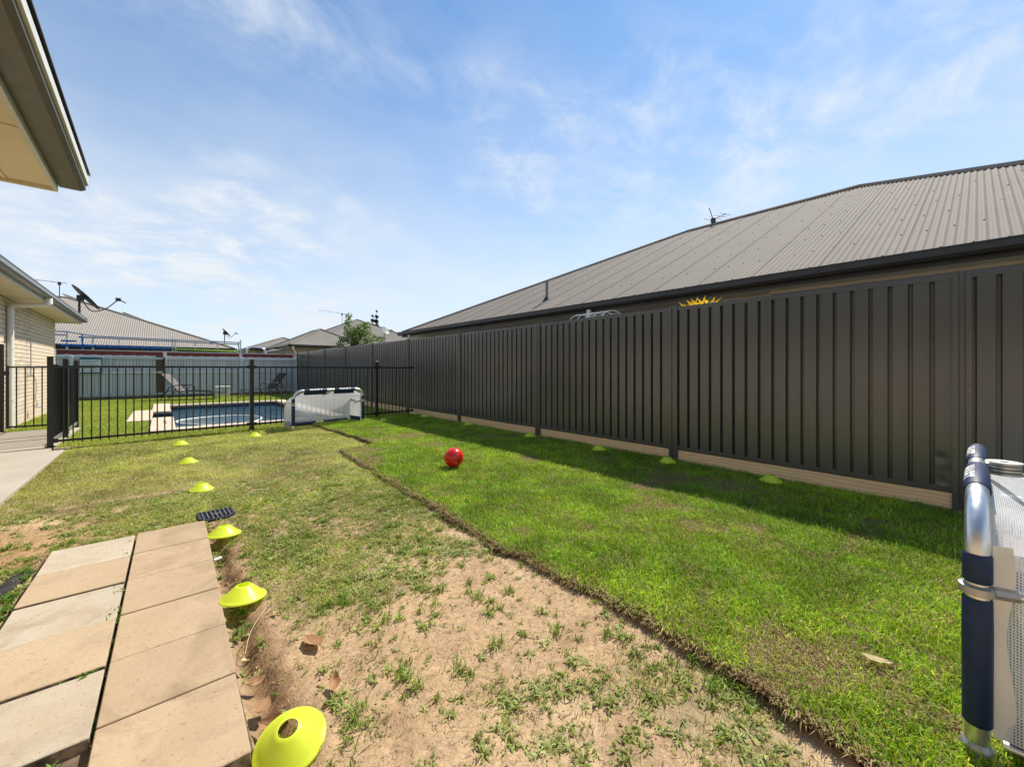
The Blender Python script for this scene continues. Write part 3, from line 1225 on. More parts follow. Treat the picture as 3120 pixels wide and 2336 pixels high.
# vent pipe through the roof
vx = 7.02 - EXR
vz = ZE - .01 + (vx - .02) * TP
v = MB().tube([(vx, 6.82 - NY1, vz - .05), (vx, 6.82 - NY1, vz + .42)], 0.036, 12).tube([(vx, 6.82 - NY1, vz + .42), (vx, 6.82 - NY1, vz + .47)], 0.043, 12)
vo = v.build('vent_pipe', M['gutter_grey'], nh, smooth=50)
MB().lathe([(.11, -.045), (.07, .03), (.04, .08)], 12, (vx, 6.82 - NY1, vz + .02)).build('flashing', M['gutter_dark'], vo, smooth=50)

# ------------------------------------------------------------------ own house on the left
HP = (-2.34, 17.25, 0.0)
hs = thing('brick_house', 'cream brick house with grey eaves and white downpipe along the left edge', 'house', HP, 0.0113)
MB().box(-.20, -.020, -5.62, -.020, -.05, 2.535).build('wall', M['mortar'], hs)
wall_h = [o for o in hs.children][0]
MB().box(-.2, -.002, -15.0, -5.63, -.05, 2.53).box(-8, -.21, -15.0, -14.9, -.05, 2.53).box(-8.0, -.21, -.2, -.012, -.05, 2.53).build('rear_wall', M['brickwall'], hs)
bh = MB().box(-.10, 0, 0.0035, .2365, 0, .0765).mesh('brick', M['brick'], bevel=.0025)
bhh = MB().box(-.10, 0, 0.0035, .1165, 0, .0765).mesh('brick', M['brick'], bevel=.0025)
rest = MB()
n = 0
bl = []
for ci in range(30):
    zb = -.04 + .086 * ci
    y = -5.6 if ci % 2 else -5.48
    if zb + .076 > 2.54:
        continue
    if ci % 2 == 0:
        bl.append((-5.6, zb, True))
    while y < -.05:
        half = y + .24 > 0.005
        bl.append((y, zb, half))
        y += .12 if half else .24
bl.sort(key=lambda q: (q[0] + 0.0 * q[1]))
for y, zb, half in bl:
    if y > -5.45 and n < 296:
        link('brick', bhh if half else bh, wall_h, (0, y, zb))
        n += 1
    else:
        rest.box(-.10, 0, y + .0035, y + (.1165 if half else .2365), zb, zb + .0765)
tag(rest.build('bricks', M['brick'], wall_h, bevel=.0), kind='stuff')
# eave of the far wing
ev = MB().box(0.0, .455, -9.0, .455, 2.541, 2.551).build('soffit', M['soffit'], hs)
MB().box(-7.8, -.001, .005, .455, 2.541, 2.551).build('soffit', M['soffit'], hs)
MB().box(.457, .482, -9.0, .482, 2.525, 2.665).build('fascia', M['fascia_pale'], hs)
MB().box(-7.8, .456, .457, .4815, 2.525, 2.665).build('fascia', M['fascia_pale'], hs)
g1 = [(x + .484, zz + 2.69) for x, zz in gutter_prof(.115, .11)]
MB().prism(g1, 'y', -9.0, .60).build('gutter', M['gutter_grey'], hs)
g2 = [(x + .484, zz + 2.688) for x, zz in gutter_prof(.113, .108)]
MB().prism(g2, 'x', -7.8, .59).build('gutter', M['gutter_grey'], hs)
hip_roof(hs, -8.4, .50, -15.0, .50, 2.685, 0.404, M['roof_mid'], sub=2)
# white downpipe with its swan neck
c = 12.26 - 17.25 - .05
MB().tube([(.535, c, 2.59), (.535, c, 2.50), (.52, c, 2.46), (.47, c, 2.445), (.10, c, 2.40), (.06, c, 2.385), (.05, c, 2.34), (.05, c, 0.02)], 0.048, 14).build('downpipe', M['pvc'], hs, smooth=50)
dpo = [o for o in hs.children if o.name.startswith('downpipe')][0]
for zz in (.55, 1.55, 2.25):
    MB().tube([(.05, c, zz), (.05, c, zz + .03)], .0525, 14).build('pipe_collar', M['pvc'], dpo, smooth=50)
MB().tube([(.535, c, 2.47), (.535, c, 2.585)], .062, 14).build('pipe_collar', M['pvc'], dpo, smooth=50)

# the nearer wing: only its eave reaches into the picture
ex, ey = 1.765, -12.87
wing = MB().box(-8, ex - .66, ey - 7.5, ey - .52, -.05, 2.46).build('wing_wall', M['brickwall'], hs)
wr = MB().box(-6.0, ex - .172, ey - 7.9, ey - .030, 2.478, 2.488).build('wing_eave', M['soffit'], hs)
MB().box(ex - .40, ex - .385, ey - 7.9, ey - .03, 2.470, 2.4775).box(-6, ex - .172, ey - 1.0, ey - .985, 2.470, 2.4775).build('cover_strip', M['soffit'], wr)
MB().box(-6.0, ex - .1525, ey - .028, ey - .004, 2.455, 2.575).build('fascia', M['soffit'], wr)
MB().box(ex - .170, ex - .148, ey - 7.9, ey - .0285, 2.455, 2.60).build('fascia', M['fascia_pale'], wr)
MB().prism([(ex - .146, 2.60), (ex - .146, 2.497), (ex - .038, 2.497), (ex - .012, 2.512), (ex - .012, 2.600), (ex, 2.604), (ex, 2.612), (ex - .02, 2.612), (ex - .02, 2.525), (ex - .13, 2.515), (ex - .13, 2.60)], 'y', ey - 7.9, ey).build('gutter', M['gutter_under'], wr)
MB().prism([(ex - .0115, 2.545), (ex - .0115, 2.602), (ex + .001, 2.606), (ex + .003, 2.545)], 'y', ey - 7.9, ey - .002).build('gutter_bead', M['fascia_pale'], wr)
b = MB()
b.add([(ex + .012, ey - 7.9, 2.626), (ex + .012, ey + .012, 2.626), (ex - 4, ey + .012, 2.626 + 4.012 * .404), (ex - 4, ey - 7.9, 2.626 + 4.012 * .404),
       (ex + .012, ey - 7.9, 2.636), (ex + .012, ey + .012, 2.636), (ex - 4, ey + .012, 2.636 + 4.012 * .404), (ex - 4, ey - 7.9, 2.636 + 4.012 * .404)],
      [(3, 2, 1, 0), (4, 5, 6, 7), (0, 1, 5, 4), (1, 2, 6, 5), (2, 3, 7, 6), (3, 0, 4, 7)])
b.build('wing_roof', M['gutter_dark'], hs)
# gable infill under the wing roof
b = MB()
b.prism([(ex - .4, 2.577), (ex - .4, 2.60), (ex - 4, 2.60 + 3.6 * .39), (ex - 4, 2.577)], 'y', ey - .6, ey - .52)
b.build('gable_infill', M['soffit'], hs)

# ------------------------------------------------------------------ houses beyond the back fence


def far_house(name, label, x0, x1, y0, y1, ze, tanp, roofmat, oh=0.5, group=None, sub=4, extra=None, cat='house'):
    t = thing(name, label, cat, ((x0 + x1) / 2, (y0 + y1) / 2, 0))
    cx_, cy_ = (x0 + x1) / 2, (y0 + y1) / 2
    a0, a1, b0, b1 = x0 - cx_, x1 - cx_, y0 - cy_, y1 - cy_
    hip_roof(t, a0, a1, b0, b1, ze, tanp, roofmat, sub=sub)
    MB().box(a0 + oh, a1 - oh, b0 + oh, b1 - oh, -.05, ze - .18).build('wall', M['brickwall_far'], t)
    MB().box(a0 + .03, a1 - .03, b0 + .03, b1 - .03, ze - .175, ze - .165).build('soffit', M['soffit_pale'], t)
    g = gutter_prof(.10, .10)
    for (ax, lo, hi, prof) in (('x', a0 - .1, a1 + .1, [(b0 - x, zz + ze) for x, zz in g]), ('x', a0 - .1, a1 + .1, [(b1 + x, zz + ze) for x, zz in g]),
                               ('y', b0 - .098, b1 + .098, [(a0 - x, zz + ze - .001) for x, zz in g]), ('y', b0 - .098, b1 + .098, [(a1 + x, zz + ze - .001) for x, zz in g])):
        MB().prism(prof, ax, lo, hi).build('gutter', M['gutter_dark'], t)
    f = MB()
    f.box(a0 + .002, a1 - .002, b0 + .004, b0 + .025, ze - .19, ze - .01).box(a0 + .002, a1 - .002, b1 - .025, b1 - .004, ze - .19, ze - .01)
    f.box(a0 + .003, a0 + .024, b0 + .026, b1 - .026, ze - .19, ze - .01).box(a1 - .024, a1 - .003, b0 + .026, b1 - .026, ze - .19, ze - .01)
    f.build('fascia', M['gutter_dark'], t)
    return t, cx_, cy_


lh, lcx, lcy = far_house('rear_house', 'house with pale corrugated hip roof straight behind the white paling fence', -11.0, 2.6, 23.6, 36.0, 2.16, 0.414, M['roof_tan'], sub=6)
for k in range(2):
    # solar panels on the far slope, seen edge-on above the hip
    d0 = 2.6 + k * 2.3
    p = MB()
    s0 = Vector((2.6 - lcx - d0, 23.6 - lcy + d0 + 1.75, 2.16 + .414 * d0 + .12))
    e1 = Vector((-1.55, 0, 1.55 * .414))
    e2 = Vector((0, 1.9, 0))
    nn = Vector((.414, 0, 1)).normalized() * .035
    vs = [s0, s0 + e1, s0 + e1 + e2, s0 + e2]
    p.add(vs + [q + nn for q in vs], [(3, 2, 1, 0), (4, 5, 6, 7), (0, 1, 5, 4), (1, 2, 6, 5), (2, 3, 7, 6), (3, 0, 4, 7)])
    p.build('solar_panel', M['solar'], lh)
mh, mcx, mcy = far_house('hip_roof_house', 'brick house with grey pyramid roof behind the far end of the steel fence', 6.1, 17.4, 27.0, 38.3, 2.5, 0.466, M['roof_mid'])
hip_roof(mh, 5.2 - mcx, 9.6 - mcx, 24.5 - mcy, 31.0 - mcy, 2.52, 0.50, M['roof_mid'], name='porch_roof')
MB().box(5.65 - mcx, 9.2 - mcx, 24.95 - mcy, 27.6 - mcy, -.05, 2.36).build('porch_wall', M['brickwall_far'], mh)
MB().prism([(24.5 - mcy - x, zz + 2.52) for x, zz in gutter_prof(.10, .10)], 'x', 5.1 - mcx, 9.7 - mcx).build('gutter', M['gutter_dark'], mh)
MB().prism([(5.2 - mcx - x, zz + 2.519) for x, zz in gutter_prof(.10, .10)], 'y', 24.4 - mcy, 27.0 - mcy).build('gutter', M['gutter_dark'], mh)
MB().box(5.203 - mcx, 9.6 - mcx, 24.504 - mcy, 24.53 - mcy, 2.34, 2.51).box(5.205 - mcx, 5.228 - mcx, 24.532 - mcy, 27.0 - mcy, 2.34, 2.51).build('fascia', M['gutter_dark'], mh)
MB().box(5.23 - mcx, 9.6 - mcx, 24.535 - mcy, 27.0 - mcy, 2.365, 2.375).build('soffit', M['soffit_pale'], mh)
MB().tube([(5.35 - mcx, 24.42 - mcy, 2.42), (5.35 - mcx, 24.42 - mcy, 2.28), (5.5 - mcx, 24.75 - mcy, 2.16), (5.6 - mcx, 24.9 - mcy, 2.0), (5.6 - mcx, 24.9 - mcy, 0)], .05, 8).build('downpipe', M['pvc'], mh, smooth=50)
far_house('distant_house', 'low grey hip roof furthest back between the two rear houses', 5.3, 11.4, 39.0, 50.0, 2.9, 0.38, M['roof_mid'])
# ------------------------------------------------------------------ steel boundary fence
POSTS = [0.08 + 2.428 * k for k in range(-1, 9)] + [21.42]
sf = thing('steel_fence', 'tall dark ribbed steel fence with timber plinth along the right side of the lawn', 'fence', (XF, 0, 0))
ZB, ZT = 0.165, 1.945
DEN_Y = 0.19
PIT = 0.1325


def infill(n_rib, length, dent=None):
    """one trapezoidal sheet, ribs running upward; local y from 0 to length"""
    ysamp, dep = [], []
    for k in range(n_rib):
        y = k * PIT
        for a, d in ((0.0, 0.0), (0.005, 0.046), (0.104, 0.044), (0.112, 0.0)):
            ysamp.append(y + a)
            dep.append(d)
    ysamp.append(n_rib * PIT)
    dep.append(0.0)
    ysamp = [y * length / (n_rib * PIT) for y in ysamp]
    mb = MB()
    zs = [ZB, ZT - .04]
    if dent:
        zs = [ZB] + [ZB + .02 + .03 * i for i in range(24)] + [ZT - .04]
        ysamp2, dep2 = [], []
        for i in range(len(ysamp) - 1):
            wide = ysamp[i + 1] - ysamp[i] > .05
            m = 8 if wide else 1
            for q in range(m):
                ysamp2.append(ysamp[i] + (ysamp[i + 1] - ysamp[i]) * q / m)
                dep2.append(dep[i] + (dep[i + 1] - dep[i]) * q / m)
        ysamp2.append(ysamp[-1])
        dep2.append(dep[-1])
        ysamp, dep = ysamp2, dep2
    vs, fs = [], []
    for y, d in zip(ysamp, dep):
        for z in zs:
            x = .020 - d
            if dent:
                for (dy, dz, rr, aa) in dent:
                    q = ((y - dy) ** 2 + (z - dz) ** 2) / rr ** 2
                    x += aa * math.exp(-q)
            vs.append((x, y, z))
    m = len(zs)
    for i in range(len(ysamp) - 1):
        for j in range(m - 1):
            fs.append((i * m + j, i * m + j + 1, (i + 1) * m + j + 1, (i + 1) * m + j))
    return mb.add(vs, fs)


sheet_me = infill(6, 0.79).mesh('infill_sheet', M['fence'])
dent_me = infill(6, 0.79, [(0.070, 0.43, .030, .011), (0.05, 0.33, .05, .006), (0.06, 0.24, .035, .007)]).mesh('infill_sheet', M['fence'], smooth=40)
post_me = MB().prism([(-.042, -.054), (-.042, -.020), (-.030, -.014), (-.030, .014), (-.042, .020), (-.042, .054), (.03, .054), (.03, -.054)], 'z', -.25, ZT + .012).mesh('post', M['fence'])
rail_prof = [(-.030, -.05), (-.030, -.012), (-.022, -.006), (-.022, .0), (.036, .0), (.036, -.05), (.022, -.05), (.022, -.012), (-.012, -.012), (-.012, -.05)]
for i, y in enumerate(POSTS):
    link('post', post_me, sf, (0, y, 0))
    caps = MB()
    for sy in (-.038, .038):
        for zz in (.18, 1.0, 1.90):
            caps.tube([(-.043, y + sy, zz), (-.0475, y + sy, zz)], .0055, 6)
    tag(caps.build('rivets', M['gutter_grey'], sf), kind='stuff')
    if i == len(POSTS) - 1:
        break
    y0, y1 = y + .050, POSTS[i + 1] - .050
    nsh = 3 if y1 - y0 > 2 else 2
    w = (y1 - y0) / nsh
    for k in range(nsh):
        me_ = dent_me if (i == 1 and k == 0) else sheet_me
        o = link('infill_sheet', me_, sf, (0.0015 * (k % 2), y0 + k * w, 0))
        o.scale = (1, w / 0.79, 1)
    MB().prism([(x, z + ZT) for x, z in rail_prof], 'y', y0 - .004, y1 + .004).build('top_rail', M['fence'], sf)
    MB().prism([(x, ZB - .01 - z) for x, z in rail_prof], 'y', y0 - .004, y1 + .004).build('bottom_rail', M['fence'], sf)
    MB().box(-.022, .022, y0 + .003, y1 - .003, -.09, ZB - .012).build('plinth_board', M['plinth'], sf, bevel=.004)

# ------------------------------------------------------------------ back paling fence
bfy = 21.58
bf = thing('paling_fence', 'weathered pale paling fence behind the pool under a dark red beam', 'fence', (0, bfy, 0))
BP = [-2.55, 0.05, 2.62, 4.80]
pal = MB().box(0, .0850, 0, .014, .10, 1.70).mesh('paling', M['paling'])
pal_b = MB().box(0, .0850, 0, .014, .10, 1.70).mesh('paling', M['paling_brown'])
x = -4.9
k = 0
while x < 4.82:
    brown = -0.30 < x < -0.02
    o = link('paling', pal_b if brown else pal, bf, (x, 0.002 * (k % 2), 0.012 * math.sin(k * 1.7)))
    x += .0955
    k += 1
for a, b in zip([-4.9] + BP[:-1], BP):
    for zz in (.14, 1.00, 1.55):
        MB().box(a + .055, b - .055, -.042, -.002, zz, zz + .085).build('rail', M['paling'], bf)
    MB().box(a + .0, b - .04, -.030, .022, -.05, .09).build('base_board', M['paling_brown'], bf)
for xp in BP:
    MB().box(xp - .05, xp + .05, -.09, -.001, -.2, 1.66).build('post', M['paling'], bf, bevel=.006)
MB().box(-4.9, 4.83, .03, .13, 1.70, 1.855).build('red_beam', M['red_beam'], bf)
MB().box(-4.9, 4.83, .028, .135, 1.857, 1.885).build('beam_cap', M['galv'], bf)
for xp in (-2.95, 0.05, 2.62, 4.78):
    MB().box(xp - .055, xp + .055, .006, .029, 1.60, 1.852).build('beam_bracket', M['galv'], bf)
    MB().box(xp - .05, xp + .05, .0305, .125, -.2, 1.698).build('steel_post', M['galv'], bf)
MB().box(-4.9, 4.82, .0175, .0215, .10, 1.69).build('gap_shade_sheet', M['paling_brown'], bf)  # added dark sheet, stands in for shade in the gaps between palings
# dark side post with a hose hanging at the middle bay
MB().tube([(0.02, -.13, 0), (0.02, -.13, 1.62)], .03, 8).build('pipe_post', M['black'], bf, smooth=50)

# resuscitation chart on the fence
sg = thing('safety_sign', 'teal and white pool safety chart fixed to the paling fence', 'sign', (-2.02, bfy - .062, 0))
MB().box(-.29, .29, 0, .012, 1.0, 1.62).build('board', M['sign_white'], sg, bevel=.003)
MB().box(-.288, .288, -.004, -.001, 1.52, 1.618).build('header', M['teal'], sg)
MB().box(-.288, .288, -.004, -.001, 1.002, 1.05).build('footer', M['teal'], sg)
MB().box(.255, .286, -.004, -.001, 1.052, 1.518).build('border', M['teal'], sg)
for k, zz in enumerate([1.47, 1.42, 1.36, 1.31, 1.25, 1.20, 1.15, 1.10]):
    MB().box(-.25, .20 - .05 * (k % 3), -.003, -.001, zz, zz + .016).build('text_line', M['sign_grey'], sg)
mk = MB()
for q in range(5):
    mk.box(.17 + q * .018, .184 + q * .018, -.007, -.0045, 1.555 + .012 * abs(2 - q), 1.568 + .012 * abs(2 - q))
mk.build('header_mark', M['sign_white'], sg)

# ------------------------------------------------------------------ pool
pool = thing('swimming_pool', 'rectangular in-ground pool with dark blue water and pale stone coping', 'pool', (1.6, 13.4, 0))


def pl(x0, x1, y0, y1, z0, z1):
    return (x0 - 1.6, x1 - 1.6, y0 - 13.4, y1 - 13.4, z0, z1)


b = MB()
b.box(*pl(.05, 3.22, 10.15, 16.77, -1.5, -1.4))
b.box(*pl(.05, .169, 10.15, 12.6, -1.4, -.03)).box(*pl(.05, .169, 14.4, 16.77, -1.4, -.03))
b.box(*pl(3.101, 3.22, 10.15, 16.77, -1.4, -.03))
b.box(*pl(.17, 3.1, 10.15, 10.269, -1.4, -.03)).box(*pl(.17, 3.1, 16.651, 16.77, -1.4, -.03))
b.box(*pl(-.32, -.201, 12.48, 14.52, -1.4, -.03)).box(*pl(-.2, .05, 12.48, 12.599, -1.4, -.03)).box(*pl(-.2, .05, 14.401, 14.52, -1.4, -.03))
b.box(*pl(-.2, .17, 12.6, 14.4, -1.4, -.55))
b.build('basin', M['pool_wall'], pool)
wm = MB()
wm.add([(x - 1.6, y - 13.4, -.12) for x, y in [(.17, 10.27), (3.1, 10.27), (3.1, 16.65), (.17, 16.65), (.17, 14.4), (-.2, 14.4), (-.2, 12.6), (.17, 12.6)]], [tuple(range(8))])
wm.build('water', M['water'], pool)
for r in [(-.005, 3.42, 16.63, 16.98), (3.08, 3.42, 10.292, 16.628), (.185, 3.42, 9.93, 10.29)]:
    MB().box(*pl(*r, -.035, .028)).build('coping', M['coping'], pool, bevel=.008)
MB().box(*pl(-.24, .15, 14.385, 17.55, -.03, .034)).build('entry_slab', M['coping'], pool, bevel=.008)
MB().box(*pl(-.20, .182, 9.95, 12.615, -.03, .030)).build('entry_slab', M['coping'], pool, bevel=.008)
MB().box(*pl(-.62, -.205, 12.15, 15.10, -.03, .026)).build('paved_pad', M['coping'], pool, bevel=.008)
MB().box(*pl(.172, 3.098, 16.60, 16.649, -.30, -.04)).box(*pl(-.198, .168, 14.36, 14.399, -.30, -.035)).box(*pl(3.06, 3.099, 10.3, 16.6, -.3, -.04)).build('waterline_tile', M['waterline'], pool)
MB().sphere((.02 - 1.6, 11.55 - 13.4, .033), .03, 8, 5, (1, 1, .5)).sphere((.03 - 1.6, 11.2 - 13.4, .033), .03, 8, 5, (1, 1, .5)).build('skimmer_knobs', M['black_plastic'], pool)


def smooth_path(pts, n=8, closed=False):
    out = []
    P = [Vector(p) for p in pts]
    m = len(P)
    rng_ = range(m if closed else m - 1)
    for i in rng_:
        p0 = P[(i - 1) % m] if (closed or i > 0) else P[0]
        p1, p2 = P[i], P[(i + 1) % m]
        p3 = P[(i + 2) % m] if (closed or i + 2 < m) else P[-1]
        for k in range(n):
            t = k / n
            out.append(0.5 * ((2 * p1) + (p2 - p0) * t + (2 * p0 - 5 * p1 + 4 * p2 - p3) * t * t + (3 * p1 - p0 - 3 * p2 + p3) * t ** 3))
    if not closed:
        out.append(P[-1])
    return out


hp = [(.943, 11.30), (.70, 11.55), (.50, 11.883), (.31, 12.2), (.235, 12.58), (.30, 12.98), (.559, 13.24), (.971, 13.41), (1.463, 13.40), (1.847, 12.95), (1.955, 12.35), (1.80, 11.8), (1.64, 11.45)]
hz = tag(MB().tube(smooth_path([(x, y, -.112) for x, y in hp], 6), .019, 8).build('pool_hose', M['hose'], None, smooth=60), 'white cleaner hose floating in a loop on the pool water', 'hose')

# ------------------------------------------------------------------ pool fence
PF0, PFS = Vector((-1.24, 8.80)), 0.1066
PFA = math.atan(PFS)
pf = thing('pool_fence', 'black tubular picket fence across the yard in front of the pool', 'fence', (PF0.x, PF0.y, 0), PFA)
pick = MB().box(-.008, .008, -.008, .008, .075, 1.20).mesh('picket', M['black'])
pf_post = MB().box(-.032, .032, -.032, .032, -.2, 1.335).mesh('post', M['black'], bevel=.004)
pf_pt = [0.0, 2.53, 5.10]
pf_end = 6.12
for i, s in enumerate(pf_pt):
    o = link('post', pf_post, pf, (s, 0, 0))
    MB().box(-.036, .036, -.036, .036, 1.336, 1.350).build('post_cap', M['black'], o, bevel=.004)
    MB().lathe([(.058, 0.0), (.058, .012), (.036, .022)], 4, (0, 0, .032)).build('base_cover', M['black'], o)
spans = [(0.0, 2.53), (2.53, 5.10), (5.10, pf_end)]
for a, b in spans:
    for zz in (.115, 1.20):
        MB().box(a + .036, b - .036, -.014, .014, zz - .014, zz + .018).build('rail', M['black'], pf)
    for e_ in (a + .05, b - .05):
        for zz in (.12, 1.205):
            MB().box(e_ - .028, e_ + .028, -.022, .022, zz - .028, zz + .03).build('bracket', M['black'], pf)
    n = int(round((b - a - .07) / .0945))
    for k in range(1, n):
        link('picket', pick, pf, (a + .035 + (b - a - .07) * k / n, 0, 0))

# return panels with black mesh along the path
mf = thing('mesh_pool_fence', 'black mesh covered pool fence panels running back beside the path', 'fence', (-1.265, 9.0, 0), R(0.8))
for a, b in ((0.02, 1.42), (1.46, 2.62)):
    MB().box(-.012, .012, a, b, 1.185, 1.215).build('rail', M['black'], mf)
    MB().box(-.016, .016, a, b, .075, .125).build('bottom_rail', M['galv'], mf)
    fins = MB()
    yy_ = a + .012
    while yy_ < b - .012:
        fins.box(-.030, -.014, yy_ - .0014, yy_ + .0014, .128, 1.182)
        yy_ += .030
    tag(fins.build('mesh_screen', M['shade_fin'], mf), kind='stuff')
    n = int((b - a) / .095)
    for k in range(n + 1):
        link('picket', pick, mf, (0, a + .03 + k * (b - a - .06) / n, 0))
for y_ in (0.95, 1.44, 2.66):
    o = link('post', pf_post, mf, (0.045 if y_ == 0.95 else 0, y_, 0))
MB().box(-.03, -.022, 1.42, 1.46, .08, 1.20).build('trim_strip', M['galv'], mf)

# gate across the path
gt = thing('pool_gate', 'black picket pool gate across the concrete path beside the brick wall', 'gate', (-2.24, 11.62, 0))
link('post', MB().box(-.04, .04, -.04, .04, -.2, 1.62).mesh('post', M['black'], bevel=.004), gt, (0, 0, 0))
for zz in (.10, 1.20):
    MB().box(.07, .93, -.014, .014, zz - .014, zz + .018).build('rail', M['black'], gt)
MB().box(.07, .10, -.015, .015, .08, 1.23).build('stile', M['black'], gt)
MB().box(.90, .93, -.015, .015, .08, 1.23).build('stile', M['black'], gt)
for k in range(1, 8):
    link('picket', pick, gt, (.085 + .83 * k / 8, 0, 0))
MB().box(.035, .10, -.03, .03, 1.05, 1.13).build('latch', M['black_plastic'], gt, bevel=.006)

# ------------------------------------------------------------------ outdoor shower on the wall
sh = thing('outdoor_shower', 'slim chrome outdoor shower rail and head on the sunlit brick wall', 'shower', (-2.30, 13.9, 0))
MB().tube([(.05, 0, 1.02), (.05, 0, 1.86), (.12, 0, 1.90)], .011, 8).build('riser', M['galv'], sh, smooth=50)
MB().tube([(.0, 0, 1.22), (.09, 0, 1.22), (.14, .06, 1.21)], .016, 8).build('tap', M['galv'], sh, smooth=50)
MB().tube([(.0, 0, 1.02), (.10, 0, 1.02)], .022, 8).build('tap', M['galv'], sh, smooth=50)
MB().tube(smooth_path([(.10, 0, 1.0), (.13, .02, .8), (.11, .05, .5), (.13, .08, .42)], 5), .008, 6).build('hose', M['galv'], sh, smooth=50)
MB().lathe([(.012, .10), (.02, .04), (.06, .015), (.06, 0), (0.001, 0)], 14, (.13, .09, .30)).build('head', M['galv'], sh, smooth=40)
tag(MB().box(-2.32, -2.22, 16.1, 16.35, .86, .93).box(-2.30, -2.27, 16.2, 16.23, .70, .86).build('wall_bracket', M['paling_brown'], None), 'small brown bracket low on the brick wall near its corner', 'bracket')

# ------------------------------------------------------------------ dishes and antennas


def dish(name, label, loc, r, tilt, az, mat, pole, group=None, arm=1.0):
    t = thing(name, label, 'satellite dish', loc, az)
    MB().tube([(0, 0, 0), (0, 0, pole)], .028 if r > .3 else .02, 8).build('pole', mat, t, smooth=50)
    mb = MB()
    prof = [(r * k / 6, -0.09 * r * (1 - (k / 6) ** 2)) for k in range(0, 7)]
    prof = [(max(q[0], .002), q[1]) for q in prof]
    mb.lathe(prof, 20)
    back = [(q[0], q[1] - .012) for q in prof[::-1]]
    mb.lathe([prof[-1], back[0]], 20)
    mb.lathe(back, 20)
    me_ = mb.mesh('reflector', mat, smooth=50)
    o = link('reflector', me_, t, (.14 * r / .45, 0, pole + .06), (0, R(90 - tilt), 0))
    MB().box(-.06, .10, -.06, .06, pole - .06, pole + .10).build('mount', mat, t, bevel=.01)
    a = r * arm
    MB().tube(smooth_path([(.05, 0, pole - .02), (.25 * a / .45, 0, pole - .34 * r / .45), (.55 * a / .45, 0, pole - .25 * r / .45), (.82 * a / .45, 0, pole + .05 * r / .45)], 5), .014 if r > .3 else .01, 8).build('feed_arm', mat, t, smooth=50)
    MB().box(.78 * a / .45, .90 * a / .45, -.03, .03, pole + .03 * r / .45, pole + .13 * r / .45).tube([(.9 * a / .45, 0, pole + .06), (1.02 * a / .45, 0, pole - .01)], .02, 6).build('receiver', mat, t)
    return t


dish('satellite_dish', 'large dark satellite dish on a pole at the corner of the brick house roof', (-1.87, 17.3, 2.72), .44, 41, R(9), M['dish'], .52)
dish('satellite_dish', 'small dark satellite dish seen over the railing behind the paling fence', (2.35, 25.0, 2.35), .25, 41, R(2), M['dish'], .62)
dish('satellite_dish', 'pale round satellite dish on the pyramid roof past the steel fence', (12.6, 29.3, 3.60), .36, 32, R(-62), M['dish_pale'], .42)


def antenna(label, loc, mast, boom, az, els, elev_=0.0, diag=None):
    t = thing('tv_antenna', label, 'antenna', loc, az)
    MB().tube([(0, 0, -.1), (0, 0, mast)], .016, 6).build('mast', M['dish'], t)
    MB().tube([(-boom * .85, 0, mast + elev_), (boom * .15, 0, mast)], .010, 6).build('boom', M['dish'], t)
    for k in range(els):
        x_ = -boom * .8 + boom * .95 * k / (els - 1)
        MB().tube([(x_, -.22 - .02 * k, mast + .005), (x_, .22 + .02 * k, mast + .005)], .006, 5).build('element', M['dish'], t)
    if diag:
        MB().tube(diag, .012, 5).build('reflector_bar', M['dish'], t)
    MB().box(-.05, .05, -.05, .05, mast - .10, mast + .03).build('junction_box', M['dish'], t)
    return t


antenna('thin antenna on the rear house roof left of the large dish', (-3.4, 26.0, 3.15), 1.75, 1.3, 0, 4, .05)
antenna('thin antenna with long boom over the pyramid roof beside the leafy shrub', (10.6, 32.6, 4.5), 1.0, 2.2, R(10), 4, .10)
an = antenna('small dark antenna on the ridge of the neighbouring roof', (12.75, 5.3, 5.55), .20, .55, R(70), 4, .0, [(-.05, .05, .15), (-.05, .22, .50)])

# ------------------------------------------------------------------ tubular frame standing behind the back fence
rf = thing('tube_railing', 'silver tube railing with blue and lime padding standing behind the paling fence', 'railing', (0, 22.45, 0))
XA, XB, XC, XD = -2.75, -2.35, 0.30, 2.72
MB().tube([(-5.2, 0, 2.60), (XA, 0, 2.58)], .03, 8).build('rail', M['galv'], rf, smooth=50)
MB().tube([(-5.2, 0, 2.46), (XA, 0, 2.45)], .03, 8).build('rail', M['galv'], rf, smooth=50)
MB().tube([(XA, 0, 2.58), (XB + .35, -.05, 2.45), (XD, 0, 2.40)], .03, 8).build('rail', M['galv'], rf, smooth=50)
MB().tube([(XB, 0, 2.40), (XD - .05, 0, 2.31)], .03, 8).build('rail', M['galv'], rf, smooth=50)
for xx, zz, mm in ((XA, 2.62, 'galv'), (XB, 2.50, 'blue_pad'), (XB + .28, 2.40, 'galv'), (XC, 2.52, 'galv'), (XC + .09, 2.48, 'galv'), (XD, 2.52, 'galv'), (XD - .08, 2.40, 'galv')):
    MB().tube([(xx, .02, 0), (xx, .02, zz)], .028, 8).build('upright', M[mm], rf, smooth=50)
for xx in (-1.35, -.55, -.20, 1.05, 1.85):
    MB().tube([(xx, 0, 2.06), (xx + .01, 0, 2.36)], .018, 6).build('strut', M['galv'], rf, smooth=50)
MB().tube([(XA - .15, -.06, 2.06), (XC - .08, -.06, 2.03)], .052, 10).build('blue_padding', M['blue_pad'], rf, smooth=50)
for q in range(9):
    xx = XA + .1 + q * .32
    MB().tube([(xx, -.06, 2.058), (xx + .03, -.06, 2.058)], .056, 10).build('strap', M['navy'], rf, smooth=50)
MB().tube([(XC + .05, -.06, 2.02), (XD - .15, -.06, 1.98)], .045, 10).build('lime_padding', M['lime_pad'], rf, smooth=50)
